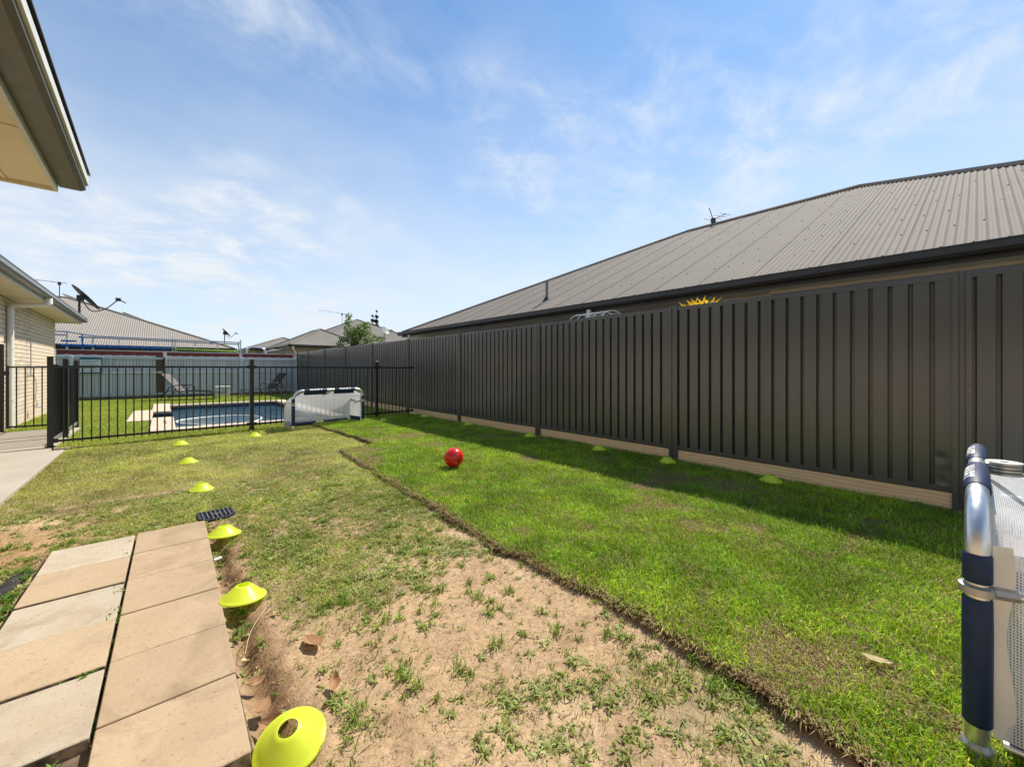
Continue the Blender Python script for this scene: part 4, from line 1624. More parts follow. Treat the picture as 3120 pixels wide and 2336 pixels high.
MB().tube([(XC + 1.35, .3, 2.44), (XC + 1.36, .3, 2.30)], .06, 10).build('pulley', M['dish'], rf, smooth=50)
MB().box(XA - .15, XA + .25, -.02, .02, 2.20, 2.26).box(XB - .1, XB + .35, -.02, .02, 2.36, 2.42).build('blue_fitting', M['blue_pad'], rf)
ld = thing('pool_handrail', 'curved chrome handrail showing above the right part of the paling fence', 'handrail', (2.98, 22.4, 0))
for yy in (0, .32):
    MB().tube(smooth_path([(0, yy, 0), (0, yy, 1.95), (.05, yy, 2.13), (.25, yy, 2.20), (.62, yy, 2.17), (.74, yy, 2.05), (.78, yy, 1.7), (.8, yy, 0)], 5), .020, 8).build('rail', M['alu'], ld, smooth=50)
MB().box(-.35, .55, -.08, .36, 1.86, 1.90).build('blue_tread', M['blue_pad'], ld, bevel=.01)

# ------------------------------------------------------------------ loungers and side table


def lounger(label, loc, rz, sling, group):
    t = thing('sun_lounger', label, 'sun lounger', loc, rz, group)
    W_ = .30
    seat_h = .33
    # head end at -x
    for s in (-1, 1):
        y = W_ * s
        MB().tube(smooth_path([(-.30, y, seat_h), (.2, y, seat_h + .01), (.75, y, seat_h - .02), (.98, y, seat_h - .03)], 4), .016, 8).build('side_rail', M['frame_dark'], t, smooth=50)
        MB().tube([(-.26, y, seat_h), (-.78, y, .98)], .016, 8).build('back_rail', M['frame_dark'], t, smooth=50)
        MB().tube([(-.52, y * 1.06, .50), (-.82, y * 1.06, 0.0)], .016, 8).build('leg', M['frame_dark'], t, smooth=50)
        MB().tube(smooth_path([(-.50, y * 1.1, .50), (-.35, y * 1.1, .56), (-.08, y * 1.1, .55), (.0, y * 1.1, .50), (.02, y * 1.08, .33), (.0, y * 1.08, 0)], 4), .017, 8).build('arm', M['frame_dark'], t, smooth=50)
        MB().tube(smooth_path([(.60, y, seat_h - .02), (.78, y, seat_h - .05), (.83, y, .2), (.86, y, 0)], 4), .015, 8).build('leg', M['frame_dark'], t, smooth=50)
        MB().tube([(-.45, y * .95, .24), (-.10, y * .95, .5)], .010, 6).build('strut', M['frame_dark'], t, smooth=50)
    for (xx, zz) in ((-.78, .98), (.98, seat_h - .03), (-.28, seat_h), (-.60, .36)):
        MB().tube([(xx, -W_, zz), (xx, W_, zz)], .013, 8).build('cross_bar', M['frame_dark'], t, smooth=50)
    b = MB()
    for (pa, pb) in (((-.26, seat_h + .012), (.98, seat_h - .018)),):
        n = 8
        vs = []
        for k in range(n + 1):
            q = k / n
            sag = -.025 * math.sin(math.pi * q)
            for y in (-W_ + .01, 0, W_ - .01):
                vs.append((pa[0] + (pb[0] - pa[0]) * q, y, pa[1] + (pb[1] - pa[1]) * q + sag - (.012 if y == 0 else 0)))
        fs = [(3 * k + j, 3 * k + 3 + j, 3 * k + 4 + j, 3 * k + 1 + j) for k in range(n) for j in (0, 1)]
        top = [(x_, y_, z_ + .008) for x_, y_, z_ in vs]
        b.add(vs, fs).add(top, fs)
    b.build('seat_sling', sling, t, smooth=60)
    b = MB()
    vs = []
    for k in range(7):
        q = k / 6
        for y in (-W_ + .01, 0, W_ - .01):
            vs.append((-.26 - .52 * q + (.02 if y == 0 else 0), y, seat_h + .01 + .64 * q))
    fs = [(3 * k + j, 3 * k + 3 + j, 3 * k + 4 + j, 3 * k + 1 + j) for k in range(6) for j in (0, 1)]
    b.add(vs, fs).add([(x_ + .008, y_, z_ + .006) for x_, y_, z_ in vs], fs)
    b.build('back_sling', sling, t, smooth=60)
    return t


lounger('grey sling sun lounger left of the small white table', (0.78, 19.6, 0), R(-22), M['sling'], 'loungers by the pool')
lounger('charcoal sling sun lounger right of the small white table', (3.40, 20.55, 0), R(198), M['sling_dark'], 'loungers by the pool')
st = thing('side_table', 'small white side table standing between the two sun loungers', 'table', (1.83, 20.3, 0), R(6))
MB().box(-.25, .25, -.18, .18, .43, .465).build('table_top', M['table'], st, bevel=.008)
for sx in (-1, 1):
    for sy in (-1, 1):
        MB().box(sx * .20 - .02, sx * .20 + .02, sy * .14 - .02, sy * .14 + .02, 0, .43).build('leg', M['table'], st)
for sy in (-1, 1):
    MB().box(-.179, .179, sy * .14 - .012, sy * .14 + .012, .10, .135).build('stretcher', M['table'], st)

# ------------------------------------------------------------------ goals
LET = {'H': lambda x, y: x < .30 or x > .70 or .40 < y < .62,
       'A': lambda x, y: (abs(x - .5) < .10 + .42 * (1 - y) and not (abs(x - .5) < .42 * (1 - y) - .16 and y < .78)) or (.18 < y < .36 and abs(x - .5) < .40),
       'R': lambda x, y: x < .28 or (y > .78 and x < .86) or (.36 < y < .54 and x < .84) or (x > .66 and .45 < y < .9 and x < .94) or (y <= .45 and abs(x - (.52 + .42 * (1 - y / .45))) < .17),
       'T': lambda x, y: y > .76 or abs(x - .5) < .15}


def word_on_bar(word, x0, wid, r, zc, a0, a1, flip):
    """raised lettering wrapped on a bar running along x; angle measured from up (+z) towards the front (-y)"""
    mb = MB()
    nl = len(word)
    lw = wid / nl
    nx, ny = 22, 16
    for li, ch in enumerate(word):
        fn = LET[ch]
        for i in range(nx):
            for j in range(ny):
                if fn((i + .5) / nx, (j + .5) / ny):
                    vs = []
                    for (ii, jj) in ((i, j), (i + 1, j), (i + 1, j + 1), (i, j + 1)):
                        x_ = x0 + lw * (li + .06 + .88 * ii / nx)
                        an = a1 + (a0 - a1) * jj / ny
                        vs.append((x_, -r * math.sin(an), zc + r * math.cos(an)))
                    mb.add(vs, [(0, 1, 2, 3)])
    return mb


def uv_grid(name, nu, nv, fn, mat, parent, su, sv):
    vs = [fn(i / nu, j / nv) for i in range(nu + 1) for j in range(nv + 1)]
    fs = [(i * (nv + 1) + j, (i + 1) * (nv + 1) + j, (i + 1) * (nv + 1) + j + 1, i * (nv + 1) + j + 1) for i in range(nu) for j in range(nv)]
    me_ = bpy.data.meshes.new(name)
    me_.from_pydata(vs, [], fs)
    uvl = me_.uv_layers.new(name="UVMap")
    uu = []
    for p in me_.polygons:
        for vi in p.vertices:
            i, j = divmod(vi, nv + 1)
            uu += [i / nu * su, j / nv * sv]
    uvl.data.foreach_set("uv", uu)
    me_.materials.append(mat)
    me_.shade_smooth()
    return link(name, me_, parent)


def make_goal(label, loc, rz):
    """opening faces local -y, net runs back to +y"""
    g = thing('football_goal', label, 'goal', loc, rz, 'folding goals')
    hw, zt, r, rs, cr = .71, .735, .0265, .0315, .17
    D = .50
    pts = []
    for sx in (-1, 1):
        arc = []
        for k in range(0, 9):
            a = math.pi / 2 * k / 8
            arc.append((sx * (hw - cr + cr * math.cos(a)), 0, zt - cr + cr * math.sin(a)))
        pts.append(arc)
        post = [(sx * hw, 0, .02), (sx * hw, 0, .3), (sx * hw, 0, zt - cr)] + arc[1:]
        MB().tube(post, r, 18).build('post', M['alu'], g, smooth=50)
        MB().lathe([(r + .012, 0), (r + .014, .012), (r + .004, .03), (r, .034)], 18, (sx * hw, 0, .0)).build('foot', M['zinc_disc'], g, smooth=50)
        # padded navy sleeves
        MB().lathe([(r + .0015, .085), (rs, .09), (rs + .001, .36), (rs, .455), (r + .0015, .46)], 18, (sx * hw, 0, 0)).build('sleeve', M['navy'], g, smooth=50)
        MB().lathe([(r + .0015, .505), (rs, .51), (rs, .585), (r + .0015, .59)], 18, (sx * hw, 0, 0)).build('sleeve', M['navy'], g, smooth=50)
        MB().lathe([(r + .001, .468), (r + .013, .472), (r + .013, .494), (r + .001, .498)], 18, (sx * hw, 0, 0)).build('hinge_collar', M['zinc_disc'], g, smooth=40)
        MB().tube([(sx * hw, .03, .483), (sx * (hw - .02), .075, .483)], .018, 8).build('hinge_lug', M['zinc_disc'], g, smooth=40)
        # rear side tube
        MB().tube(smooth_path([(sx * (hw - .02), .06, .483), (sx * (hw - .03), D - .10, .50), (sx * (hw - .04), D - .03, .47), (sx * (hw - .04), D, .36), (sx * (hw - .03), D, .04)], 5), .0145, 10).build('rear_tube', M['alu'], g, smooth=50)
        # bottom side tube with sleeve
        MB().tube([(sx * (hw - .03), .05, .035), (sx * (hw - .03), D, .035)], .014, 8).build('ground_tube', M['alu'], g, smooth=50)
        MB().box(sx * (hw - .034) - .006, sx * (hw - .034) + .006, .06, D - .03, .022, .13).build('ground_sleeve', M['navy'], g)
        # webbing strip where the net is sewn to the post
        uv_grid('net_webbing', 16, 2, lambda u, v, sx=sx: (sx * (hw - .004 - .012 * v), .030 + (.034 + .008 * math.sin(9 * u)) * v, .06 + .56 * u), M['webbing'], g, 1, 1)
        # side net
        uv_grid('side_net', 14, 14, lambda u, v, sx=sx: (sx * (hw - .01 - .03 * v - (.035 + .014 * math.sin(13 * u + 5 * v)) * math.sin(math.pi * v) * math.sin(math.pi * u)), .05 + (D - .05) * u, .06 + v * ((zt - .08) + (.50 - zt + .08) * u - .06)), M['net'], g, .5, .5)
    bar = [(-(hw - cr), 0, zt), (0, 0, zt), ((hw - cr), 0, zt)]
    MB().tube(bar, r, 18, caps=False).build('crossbar', M['alu'], g, smooth=50)
    for x0, x1 in ((-.515, -.075), (.075, .515)):
        MB().tube([(x0, 0, zt), (x0 + .004, 0, zt), (x1 - .004, 0, zt), (x1, 0, zt)], [r + .002, rs, rs, r + .002], 18, caps=False).build('sleeve', M['navy'], g, smooth=50)
        # loose flap of the sleeve, below and behind the bar
        MB().box(x0 + .004, x1 - .004, .020, .024, zt - .085, zt - .028).build('sleeve_flap', M['navy'], g)
        word_on_bar('HART', x0 + .10, .26, rs + .0012, zt, R(12), R(88), False).build('lettering', M['letter'], g)
    # folding hinge in the middle of the bar
    hj = MB()
    for q in range(4):
        hj.tube([(0, .070, zt - .020 + q * .0135), (0, .070, zt - .0105 + q * .0135)], .050 if q in (0, 3) else .047, 26)
    hj.build('folding_hinge', M['zinc_disc'], g, smooth=40)
    MB().tube([(0, .070, zt - .026), (0, .070, zt + .034)], .010, 8).build('hinge_bolt', M['alu'], g, smooth=40)
    # back bar on the ground
    MB().tube([(-(hw - .03), D, .04), (hw - .03, D, .04)], .016, 10).build('ground_bar', M['alu'], g, smooth=50)
    for x0, x1 in ((-.60, -.08), (.10, .60)):
        MB().tube([(x0, D, .045), (x1, D, .045)], .038, 12).build('ground_padding', M['navy'], g, smooth=50)
    MB().box(-hw + .06, hw - .06, D - .02, D - .016, .085, .15).build('net_hem', M['webbing'], g)

    # roof net sagging between the bar and the rear tubes
    def roof(u, v):
        x_ = (u - .5) * 2 * (hw - .035)
        s = 1 - (2 * u - 1) ** 2
        wr = .010 * math.sin(u * 40) * v * (1 - s)
        z_ = zt - .035 + (.485 - zt + .035) * v - .24 * s ** .8 * v ** 1.3 + wr
        if abs(2 * u - 1) > .75 and v < .5:
            z_ -= .11 * ((abs(2 * u - 1) - .75) / .25) ** 2 * (1 - v * 2)
        return (x_, .02 + (D - .04) * v, z_)
    uv_grid('roof_net', 40, 14, roof, M['net'], g, 1.35, .6)

    def backn(u, v):
        x_, y_, z_ = roof(u, 1.0)
        return (x_, y_ + .015 * math.sin(math.pi * v) + .01 * math.sin(u * 25) * v, z_ + (.10 - z_) * v)
    uv_grid('back_net', 40, 10, backn, M['net'], g, 1.35, .35)
    return g


make_goal('folding goal with white net standing far back before the pool fence', (2.555, 8.56, 0.012), R(9))
make_goal('folding goal cut by the right edge of the picture, close up', (2.54, 0.0, 0.030), R(180))

# ------------------------------------------------------------------ ball
bl = thing('ball', 'shiny red ball lying on the new turf', 'ball', (2.50, 3.90, 0.052))
rb = .11
MB().sphere((0, 0, rb), rb, 40, 24).build('shell', M['ball'], bl, smooth=80)


def on_ball(lat, lon, r):
    return Vector((r * math.cos(lat) * math.cos(lon), r * math.cos(lat) * math.sin(lon), r * math.sin(lat) + rb))


camlon = math.atan2(-3.9, -2.5)
for la, lo, w_, h_ in ((.02, -.70, .22, .28), (.35, .75, .22, .12), (-.10, .62, .25, .30), (-.6, -.5, .06, .3), (-.55, -.75, .05, .28), (.9, -.3, .2, .2), (.1, 2.2, .25, .3), (.0, -2.3, .25, .3)):
    mb = MB()
    n = 5
    vs, fs = [], []
    for i in range(n + 1):
        for j in range(n + 1):
            u = (i / n - .5)
            v = (j / n - .5)
            du_, dv_ = (u - v), (u + v)
            vs.append(on_ball(la + dv_ * h_ * .5, camlon + lo + du_ * w_ * .5 / max(.3, math.cos(la)), rb + .0008))
    for i in range(n):
        for j in range(n):
            fs.append((i * (n + 1) + j, (i + 1) * (n + 1) + j, (i + 1) * (n + 1) + j + 1, i * (n + 1) + j + 1))
    mb.add(vs, fs).build('printed_patch', M['ball_dark'], bl, smooth=80)
for la0, lo0, la1, lo1 in ((.75, -.1, .25, .45), (.25, .45, .15, .95), (.8, .35, .2, 1.0), (.25, .45, -.9, .5)):
    pts = [on_ball(la0 + (la1 - la0) * k / 8, camlon + lo0 + (lo1 - lo0) * k / 8, rb + .0003) for k in range(9)]
    MB().tube(pts, .0018, 5).build('seam', M['ball_dark'], bl)
mb = MB()
mb.add([on_ball(-.42 + a, camlon + .22 + b_, rb + .001) for a, b_ in ((-.05, -.02), (-.09, .10), (.03, .06), (.07, -.06))], [(0, 1, 2, 3)])
mb.build('sticker', M['letter'], bl)

# ------------------------------------------------------------------ marker cones
cone_me = MB().lathe([(.100, 0.0), (.1015, .002), (.0995, .007), (.088, .0130), (.0845, .0165), (.066, .0320), (.050, .0460), (.040, .0550), (.034, .0600), (.0275, .0615),
                      (.0275, .0600), (.033, .0585), (.039, .0535), (.049, .0443), (.065, .0303), (.083, .0150), (.097, .0050), (.099, 0.0)], 48).mesh('marker_cone', M['cone'], smooth=35)
CONES = [
    (0.20, 8.03, 0.0, 0, 0, 'yellow disc cone on the old lawn nearest the concrete path end'),
    (0.235, 6.42, 0.0, 0, 0, 'yellow disc cone on the old lawn, second in the left row from the pool fence'),
    (0.28, 4.90, 0.0, 2, 3, 'yellow disc cone on the old lawn just beyond the black drain grate'),
    (0.315, 3.40, 0.022, -5, 3, 'yellow disc cone half over the paving edge beside the drain grate'),
    (0.30, 2.40, 0.022, -4, 4, 'yellow disc cone at the middle of the paving edge with weeds under it'),
    (0.296, 1.385, 0.012, 13, -9, 'large tilted yellow disc cone at the bottom, hole facing up, by the paving corner'),
    (1.20, 8.20, 0.0, 0, 0, 'yellow disc cone at the foot of the pool fence middle post left of the goal'),
    (3.61, 8.43, 0.035, 0, 0, 'lime disc cone on the turf just right of the far goal'),
    (4.70, 8.60, 0.035, 0, 0, 'lime disc cone in fence shade, farthest along the timber plinth'),
    (4.70, 6.78, 0.035, 0, 0, 'lime disc cone in fence shade, second farthest along the timber plinth'),
    (4.67, 4.93, 0.035, 0, 0, 'lime disc cone in fence shade left of the fence post, third farthest along the plinth'),
    (4.62, 3.47, 0.035, 0, 0, 'lime disc cone in fence shade, third from the nearest along the plinth'),
    (4.63, 2.46, 0.035, 0, 0, 'lime disc cone in fence shade at the foot of a post, second nearest'),
    (4.63, 1.36, 0.035, 0, 0, 'lime disc cone in fence shade nearest to the right-hand goal'),
]
for x_, y_, z_, rx, ry, lab in CONES:
    o = link('marker_cone', cone_me, None, (x_, y_, z_ + .004), (R(rx), R(ry), 0))
    tag(o, lab, 'cone', 'marker cones')

# ------------------------------------------------------------------ drain grate
dg = thing('drain_grate', 'black plastic drain grate in the ground at the far corner of the paving', 'drain grate', (0.318, 3.93, 0.006), R(2))
oc = [(-.115, -.06), (-.06, -.125), (.06, -.125), (.115, -.06), (.115, .125), (-.115, .125)]
mb = MB()
ins = [(x * .86, y * .86) for x, y in oc]
n = len(oc)
for (a, b_) in ((0.0, .018),):
    vs = [(x, y, a) for x, y in oc] + [(x, y, b_) for x, y in oc] + [(x, y, a) for x, y in ins] + [(x, y, b_) for x, y in ins]
    fs = []
    for i in range(n):
        j = (i + 1) % n
        fs += [(i, j, n + j, n + i), (n + i, n + j, 3 * n + j, 3 * n + i), (2 * n + i, 3 * n + i, 3 * n + j, 2 * n + j)]
    mb.add(vs, fs)
mb.build('rim', M['black_plastic'], dg)
MB().prism(oc, 'z', -.06, -.03).build('sump', M['black_plastic'], dg)
for k in range(7):
    x_ = -.084 + k * .028
    lo = -.105 if abs(x_) < .055 else -.075
    MB().box(x_ - .0028, x_ + .0028, lo, .107, .002, .0185).build('bar', M['grey_plastic'], dg)
for k in range(17):
    y_ = -.10 + k * .0125
    MB().box(-.098 if y_ > -.055 else -.06, .098 if y_ > -.055 else .06, y_ - .0022, y_ + .0022, -.006, .014).build('slat', M['black_plastic'], dg)
MB().box(-.028, .028, .006, .020, .0187, .020).build('centre_plate', M['grey_plastic'], dg)

# ------------------------------------------------------------------ dry leaves, twigs and scraps


def leaf_mesh(name, L_, W_, curl, fold, mat, seed):
    rr = random.Random(seed)
    n = 10
    vs, fs = [], []
    for i in range(n + 1):
        t = i / n
        w = W_ * (math.sin(math.pi * min(1, t * 1.02)) ** .8) * (1 - .25 * t) * (1 + .15 * (rr.random() - .5))
        x_ = L_ * (t - .5)
        zc_ = curl * (2 * t - 1) ** 2
        for k, s in enumerate((-1, -.5, 0, .5, 1)):
            vs.append((x_, w * s * .5, zc_ + fold * abs(s) ** 1.3 * w * .55 + .003 * (rr.random() - .5)))
    for i in range(n):
        for j in range(4):
            fs.append((i * 5 + j, (i + 1) * 5 + j, (i + 1) * 5 + j + 1, i * 5 + j + 1))
    mb = MB().add(vs, fs)
    mb.tube([(L_ * -.5 - .025, .002, curl + .004), (L_ * -.45, 0, curl * .85)], .0012, 5)
    mb.tube([(L_ * (t / 8 - .5), 0, curl * (2 * t / 8 - 1) ** 2 + .001) for t in range(9)], .0011, 4)
    return mb.mesh(name, mat, smooth=60)


LEAVES = [
    (0.475, 1.83, .008, .135, .075, .010, .35, (.12, .10, 1.75), 'dead_leaf', 'large brown dry leaf lying on bare soil beside the paving'),
    (0.258, 1.62, -.018, .095, .055, .015, .5, (.3, .2, 1.0), 'dead_leaf', 'curled brown leaf in the channel next to the nearest paver'),
    (0.275, 1.52, -.015, .11, .06, .02, .6, (-.3, .3, 2.2), 'dead_leaf', 'brown leaf jammed in the channel closest to the tilted cone'),
    (0.262, 1.77, -.014, .07, .035, .015, .5, (.5, .1, .3), 'dead_leaf', 'small curled rust brown leaf in the channel, middle of the heap'),
    (0.245, 1.90, .0, .06, .03, .01, .2, (.4, .3, 1.7), 'dead_leaf_pale', 'pale grey leaf tip standing in the channel beside the paver joint'),
    (0.47, 1.535, .012, .075, .045, .02, .7, (.2, -.3, 1.2), 'dead_leaf', 'crumpled brown leaf poking out behind the tilted cone'),
    (2.04, 0.25, .058, .11, .036, .01, .3, (.1, .12, -1.0), 'dead_leaf_pale', 'pale yellow fallen leaf lying on the turf near the right'),
    (1.60, 1.98, .02, .06, .035, .01, .4, (.1, .2, .5), 'dead_leaf', 'rust brown leaf caught at the cut turf edge'),
    (0.268, 3.62, -.012, .06, .035, .012, .5, (.2, .2, .4), 'dead_leaf', 'rust brown leaf under the cone beside the drain grate'),
    (-0.72, 3.42, .012, .09, .04, .02, .5, (.2, .1, .6), 'dead_leaf', 'dark curled leaf on the soil left of the paving'),
    (0.40, 2.17, .01, .04, .02, .006, .3, (.1, .1, 2.0), 'dead_leaf_pale', 'tiny pale leaf chip on soil below the middle cone'),
]
for i, (x_, y_, z_, l_, w_, cu, fo, rot, mt, lab) in enumerate(LEAVES):
    o = link('dry_leaf', leaf_mesh('dry_leaf', l_, w_, cu, fo, M[mt], i), None, (x_, y_, z_ + .008), rot)
    tag(o, lab, 'leaf', 'fallen leaves')
tag(MB().tube(smooth_path([(.42, 2.30, .02), (.36, 2.20, .03), (.29, 2.08, .02), (.255, 1.98, -.01)], 5), .0014, 6).build('twig', M['dead_leaf_pale'], None), 'thin pale dry stem hanging into the channel beside the paving', 'twig')
tag(MB().tube(smooth_path([(.26, 2.98, -.02), (.30, 2.93, .02), (.33, 2.82, .012), (.37, 2.74, .012)], 5), .0011, 6).build('twig', M['dead_leaf_pale'], None), 'fine dry stalk beside the white scrap at the paving edge', 'twig')
tag(MB().tube([(.225, 2.955, .036), (.262, 2.985, .030)], .008, 10).build('white_stub', M['white'], None, smooth=40), 'small white tube scrap lying at the paving edge', 'scrap')
tag(MB().box(-.012, .012, -.006, .006, 0, .002).build('paper_scrap', M['white'], None, loc=(-.93, 4.55, .012)), 'tiny white scrap on brown soil near the concrete path', 'scrap')
# black weed fabric showing left of the paving
def wf(u, v):
    x_ = -.585 - .10 * v - .05 * math.sin(4 * u)
    y_ = 2.75 + .78 * u
    return (x_ + .02 * math.sin(11 * u) * v, y_, .016 + .035 * v * (1 - v) * (1 + math.sin(9 * u)) - .02 * v)


tag(uv_grid('weed_fabric', 16, 6, wf, M['mat_fabric'], None, 1, 1), 'torn black weed fabric sticking out of soil along the left paving edge', 'fabric')

# ------------------------------------------------------------------ things over the fence
pl_t = thing('golden_palm', 'bright yellow palm fronds poking above the steel fence', 'plant', (5.45, 2.45, 0))
fr = MB()
rr = random.Random(3)
for q in range(60):
    a = -1.75 + 3.0 * rr.random() - 1.3 * 0
    yy = rr.uniform(-.24, .24)
    el = rr.uniform(.7, 1.4)
    ln = rr.uniform(.12, .27)
    p0 = Vector((rr.uniform(-.1, .1), yy * .7, 1.93 + rr.uniform(-.05, .03)))
    sgn = rr.choice((-1, 1))
    p1 = p0 + Vector((rr.uniform(-.3, .1) * ln, sgn * math.cos(el) * ln, math.sin(el) * ln * .8))
    mid = (p0 + p1) / 2 + Vector((0, 0, .02))
    wv = Vector((.004, .012, 0))
    fr.add([p0 - wv * .6, p0 + wv * .6, mid + wv, mid - wv, p1], [(0, 1, 2, 3), (3, 2, 4)])
fr.build('frond', M['yellow_leaf'], pl_t)
stm = MB()
for q in range(6):
    stm.tube([(rr.uniform(-.06, .06), rr.uniform(-.06, .06), -.03), (rr.uniform(-.1, .1), rr.uniform(-.2, .2), 1.95)], .012, 6)
stm.build('stems', M['yellow_leaf'], pl_t)
ga = thing('wire_hoop_frame', 'white wire hoop frame showing above the steel fence', 'frame', (5.55, 4.22, 0))
for k in range(5):
    yb = -.33 + k * .165
    pts = [(.30 * -math.cos(math.pi * q / 12), yb + .05 * math.cos(math.pi * q / 12), 1.89 + .23 * math.sin(math.pi * q / 12)) for q in range(13)]
    MB().tube([(pts[0][0], pts[0][1], -.03)] + pts + [(pts[-1][0], pts[-1][1], -.03)], .0055, 6).build('hoop', M['white'], ga, smooth=50)
for a in (.5, 1.0, 1.57, 2.1, 2.6):
    MB().tube([(.30 * -math.cos(a), -.34, 1.89 + .23 * math.sin(a)), (.30 * -math.cos(a), .34, 1.89 + .23 * math.sin(a))], .004, 6).build('wire', M['white'], ga, smooth=50)
cp = thing('patio_cover', 'low pale flat patio roof just above the far steel fence panels', 'patio cover', (7.6, 16.2, 0))
MB().box(-1.9, 2.2, -3.0, 4.6, 2.06, 2.10).build('roof_sheet', M['fascia_pale'], cp)
for sx in (-1.7, 2.0):
    for sy in (-2.8, 4.4):
        MB().box(sx - .045, sx + .045, sy - .045, sy + .045, -.05, 2.06).build('post', M['gutter_dark'], cp)


def leaf_cloud(name, centers, n_leaf, size, mat, cols, parent, seed, up=.3):
    g_ = np.random.default_rng(seed)
    C_ = np.array([c_[:3] for c_ in centers])
    Rr = np.array([c_[3] for c_ in centers])
    w = Rr ** 2 / np.sum(Rr ** 2)
    ci = g_.choice(len(centers), n_leaf, p=w)
    d = g_.normal(size=(n_leaf, 3))
    d /= np.linalg.norm(d, axis=1)[:, None]
    rad = Rr[ci] * g_.random(n_leaf) ** .5
    P = C_[ci] + d * rad[:, None]
    ax = d + g_.normal(size=(n_leaf, 3)) * .8 + np.array([0, 0, -up])
    ax /= np.linalg.norm(ax, axis=1)[:, None]
    sd = np.cross(ax, g_.normal(size=(n_leaf, 3)))
    sd /= np.linalg.norm(sd, axis=1)[:, None]
    nn = np.cross(ax, sd)
    s = size * (.6 + .8 * g_.random(n_leaf))[:, None]
    V = np.stack([P, P + ax * s * .5 + sd * s * .26 + nn * s * .06, P + ax * s, P + ax * s * .5 - sd * s * .26 + nn * s * .06], 1).reshape(-1, 3)
    b = np.arange(n_leaf)[:, None] * 4
    T = np.concatenate([b + np.array([[0, 1, 2]]), b + np.array([[0, 2, 3]])], 1).reshape(-1, 3)
    t = g_.random(n_leaf)[:, None]
    c_ = np.array(cols[0]) * (1 - t) + np.array(cols[1]) * t
    return link(name, np_mesh(name, V, T, mat, np.repeat(c_, 4, 0)), parent)


tr = thing('citrus_tree', 'leafy green shrub leaning over the far part of the steel fence', 'tree', (5.75, 16.0, 0))
tk = MB()
tk.tube(smooth_path([(0, 0, -.03), (.02, .03, .8), (-.03, 0, 1.6), (-.02, .02, 2.2)], 4), [.06] * 8 + [.045] * 5, 8)
brs = [((-.45, .1, 2.35), (-.62, .1, 2.05)), ((-.25, .15, 2.75), (-.28, .1, 3.25)), ((.2, -.1, 2.6), (.38, -.2, 2.85)), ((.5, -.3, 2.3), (.85, -.5, 2.3)), ((.0, .1, 2.5), (.1, .1, 2.8))]
for m_, e_ in brs:
    tk.tube(smooth_path([(-.02, .02, 2.0), m_, e_], 4), [.03, .028, .025, .022, .018, .015, .012, .010, .008], 6)
tk.build('trunk', M['bark'], tr, smooth=60)
leaf_cloud('crown', [(.22, -.1, 2.72, .30), (.05, 0, 2.42, .34), (-.25, .1, 2.65, .22), (-.28, .1, 3.0, .14), (-.27, .1, 3.25, .10), (-.45, .1, 2.3, .20), (-.60, .1, 2.08, .13), (.45, -.25, 2.35, .24), (.8, -.45, 2.3, .16), (.35, -.15, 2.9, .14), (-.1, 0, 2.15, .25)],
           2300, .085, M['leaf'], ((0.04, 0.085, 0.014), (0.20, 0.30, 0.06)), tr, 5)
for (xx, yy, hh, lab) in ((17.95, 45.0, 7.3, 'thin dark pencil pine behind the pyramid roof, left and shorter of the pair'), (18.55, 45.3, 7.9, 'dark pencil pine behind the pyramid roof, right and taller of the pair')):
    t_ = thing('pencil_pine', lab, 'tree', (xx, yy, 0), 0, 'pencil pines')
    MB().tube([(0, 0, -.05), (0, 0, hh * .9)], [.12, .03], 8).build('trunk', M['bark'], t_)
    cs = []
    for k in range(14):
        f_ = k / 13
        cs.append((.05 * math.sin(k * 2.1), .05 * math.cos(k * 1.3), .5 + (hh - .7) * f_, (.36 if hh > 7.5 else .28) * (1 - f_) ** .6 + .06))
    leaf_cloud('crown', cs, 6500, .20, M['pine'], ((0.012, 0.022, 0.012), (0.03, 0.05, 0.022)), t_, 9, -1.2)
# ------------------------------------------------------------------ grass and weeds
G = np.random.default_rng(21)


def scatter(x0, x1, y0, y1, dens):
    """random points, density(r) per square metre thinned with distance from the viewer's end of the yard"""
    area = (x1 - x0) * (y1 - y0)
    n = int(area * dens)
    return G.uniform(x0, x1, n), G.uniform(y0, y1, n)


def thin(x, y, p):
    k = G.random(len(x)) < p
    return x[k], y[k]


def palette(n, cols, w):
    c = np.array(cols)
    i = G.choice(len(cols), n, p=np.array(w) / sum(w))
    j = G.choice(len(cols), n, p=np.array(w) / sum(w))
    t = G.random(n)[:, None] * .5
    return (c[i] * (1 - t) + c[j] * t) * G.uniform(.8, 1.2, n)[:, None]


GREENS = [(0.075, 0.190, 0.006), (0.180, 0.345, 0.012), (0.31, 0.450, 0.022), (0.52, 0.57, 0.10)]
DEAD = [(0.38, 0.275, 0.14), (0.46, 0.36, 0.20), (0.27, 0.175, 0.085)]

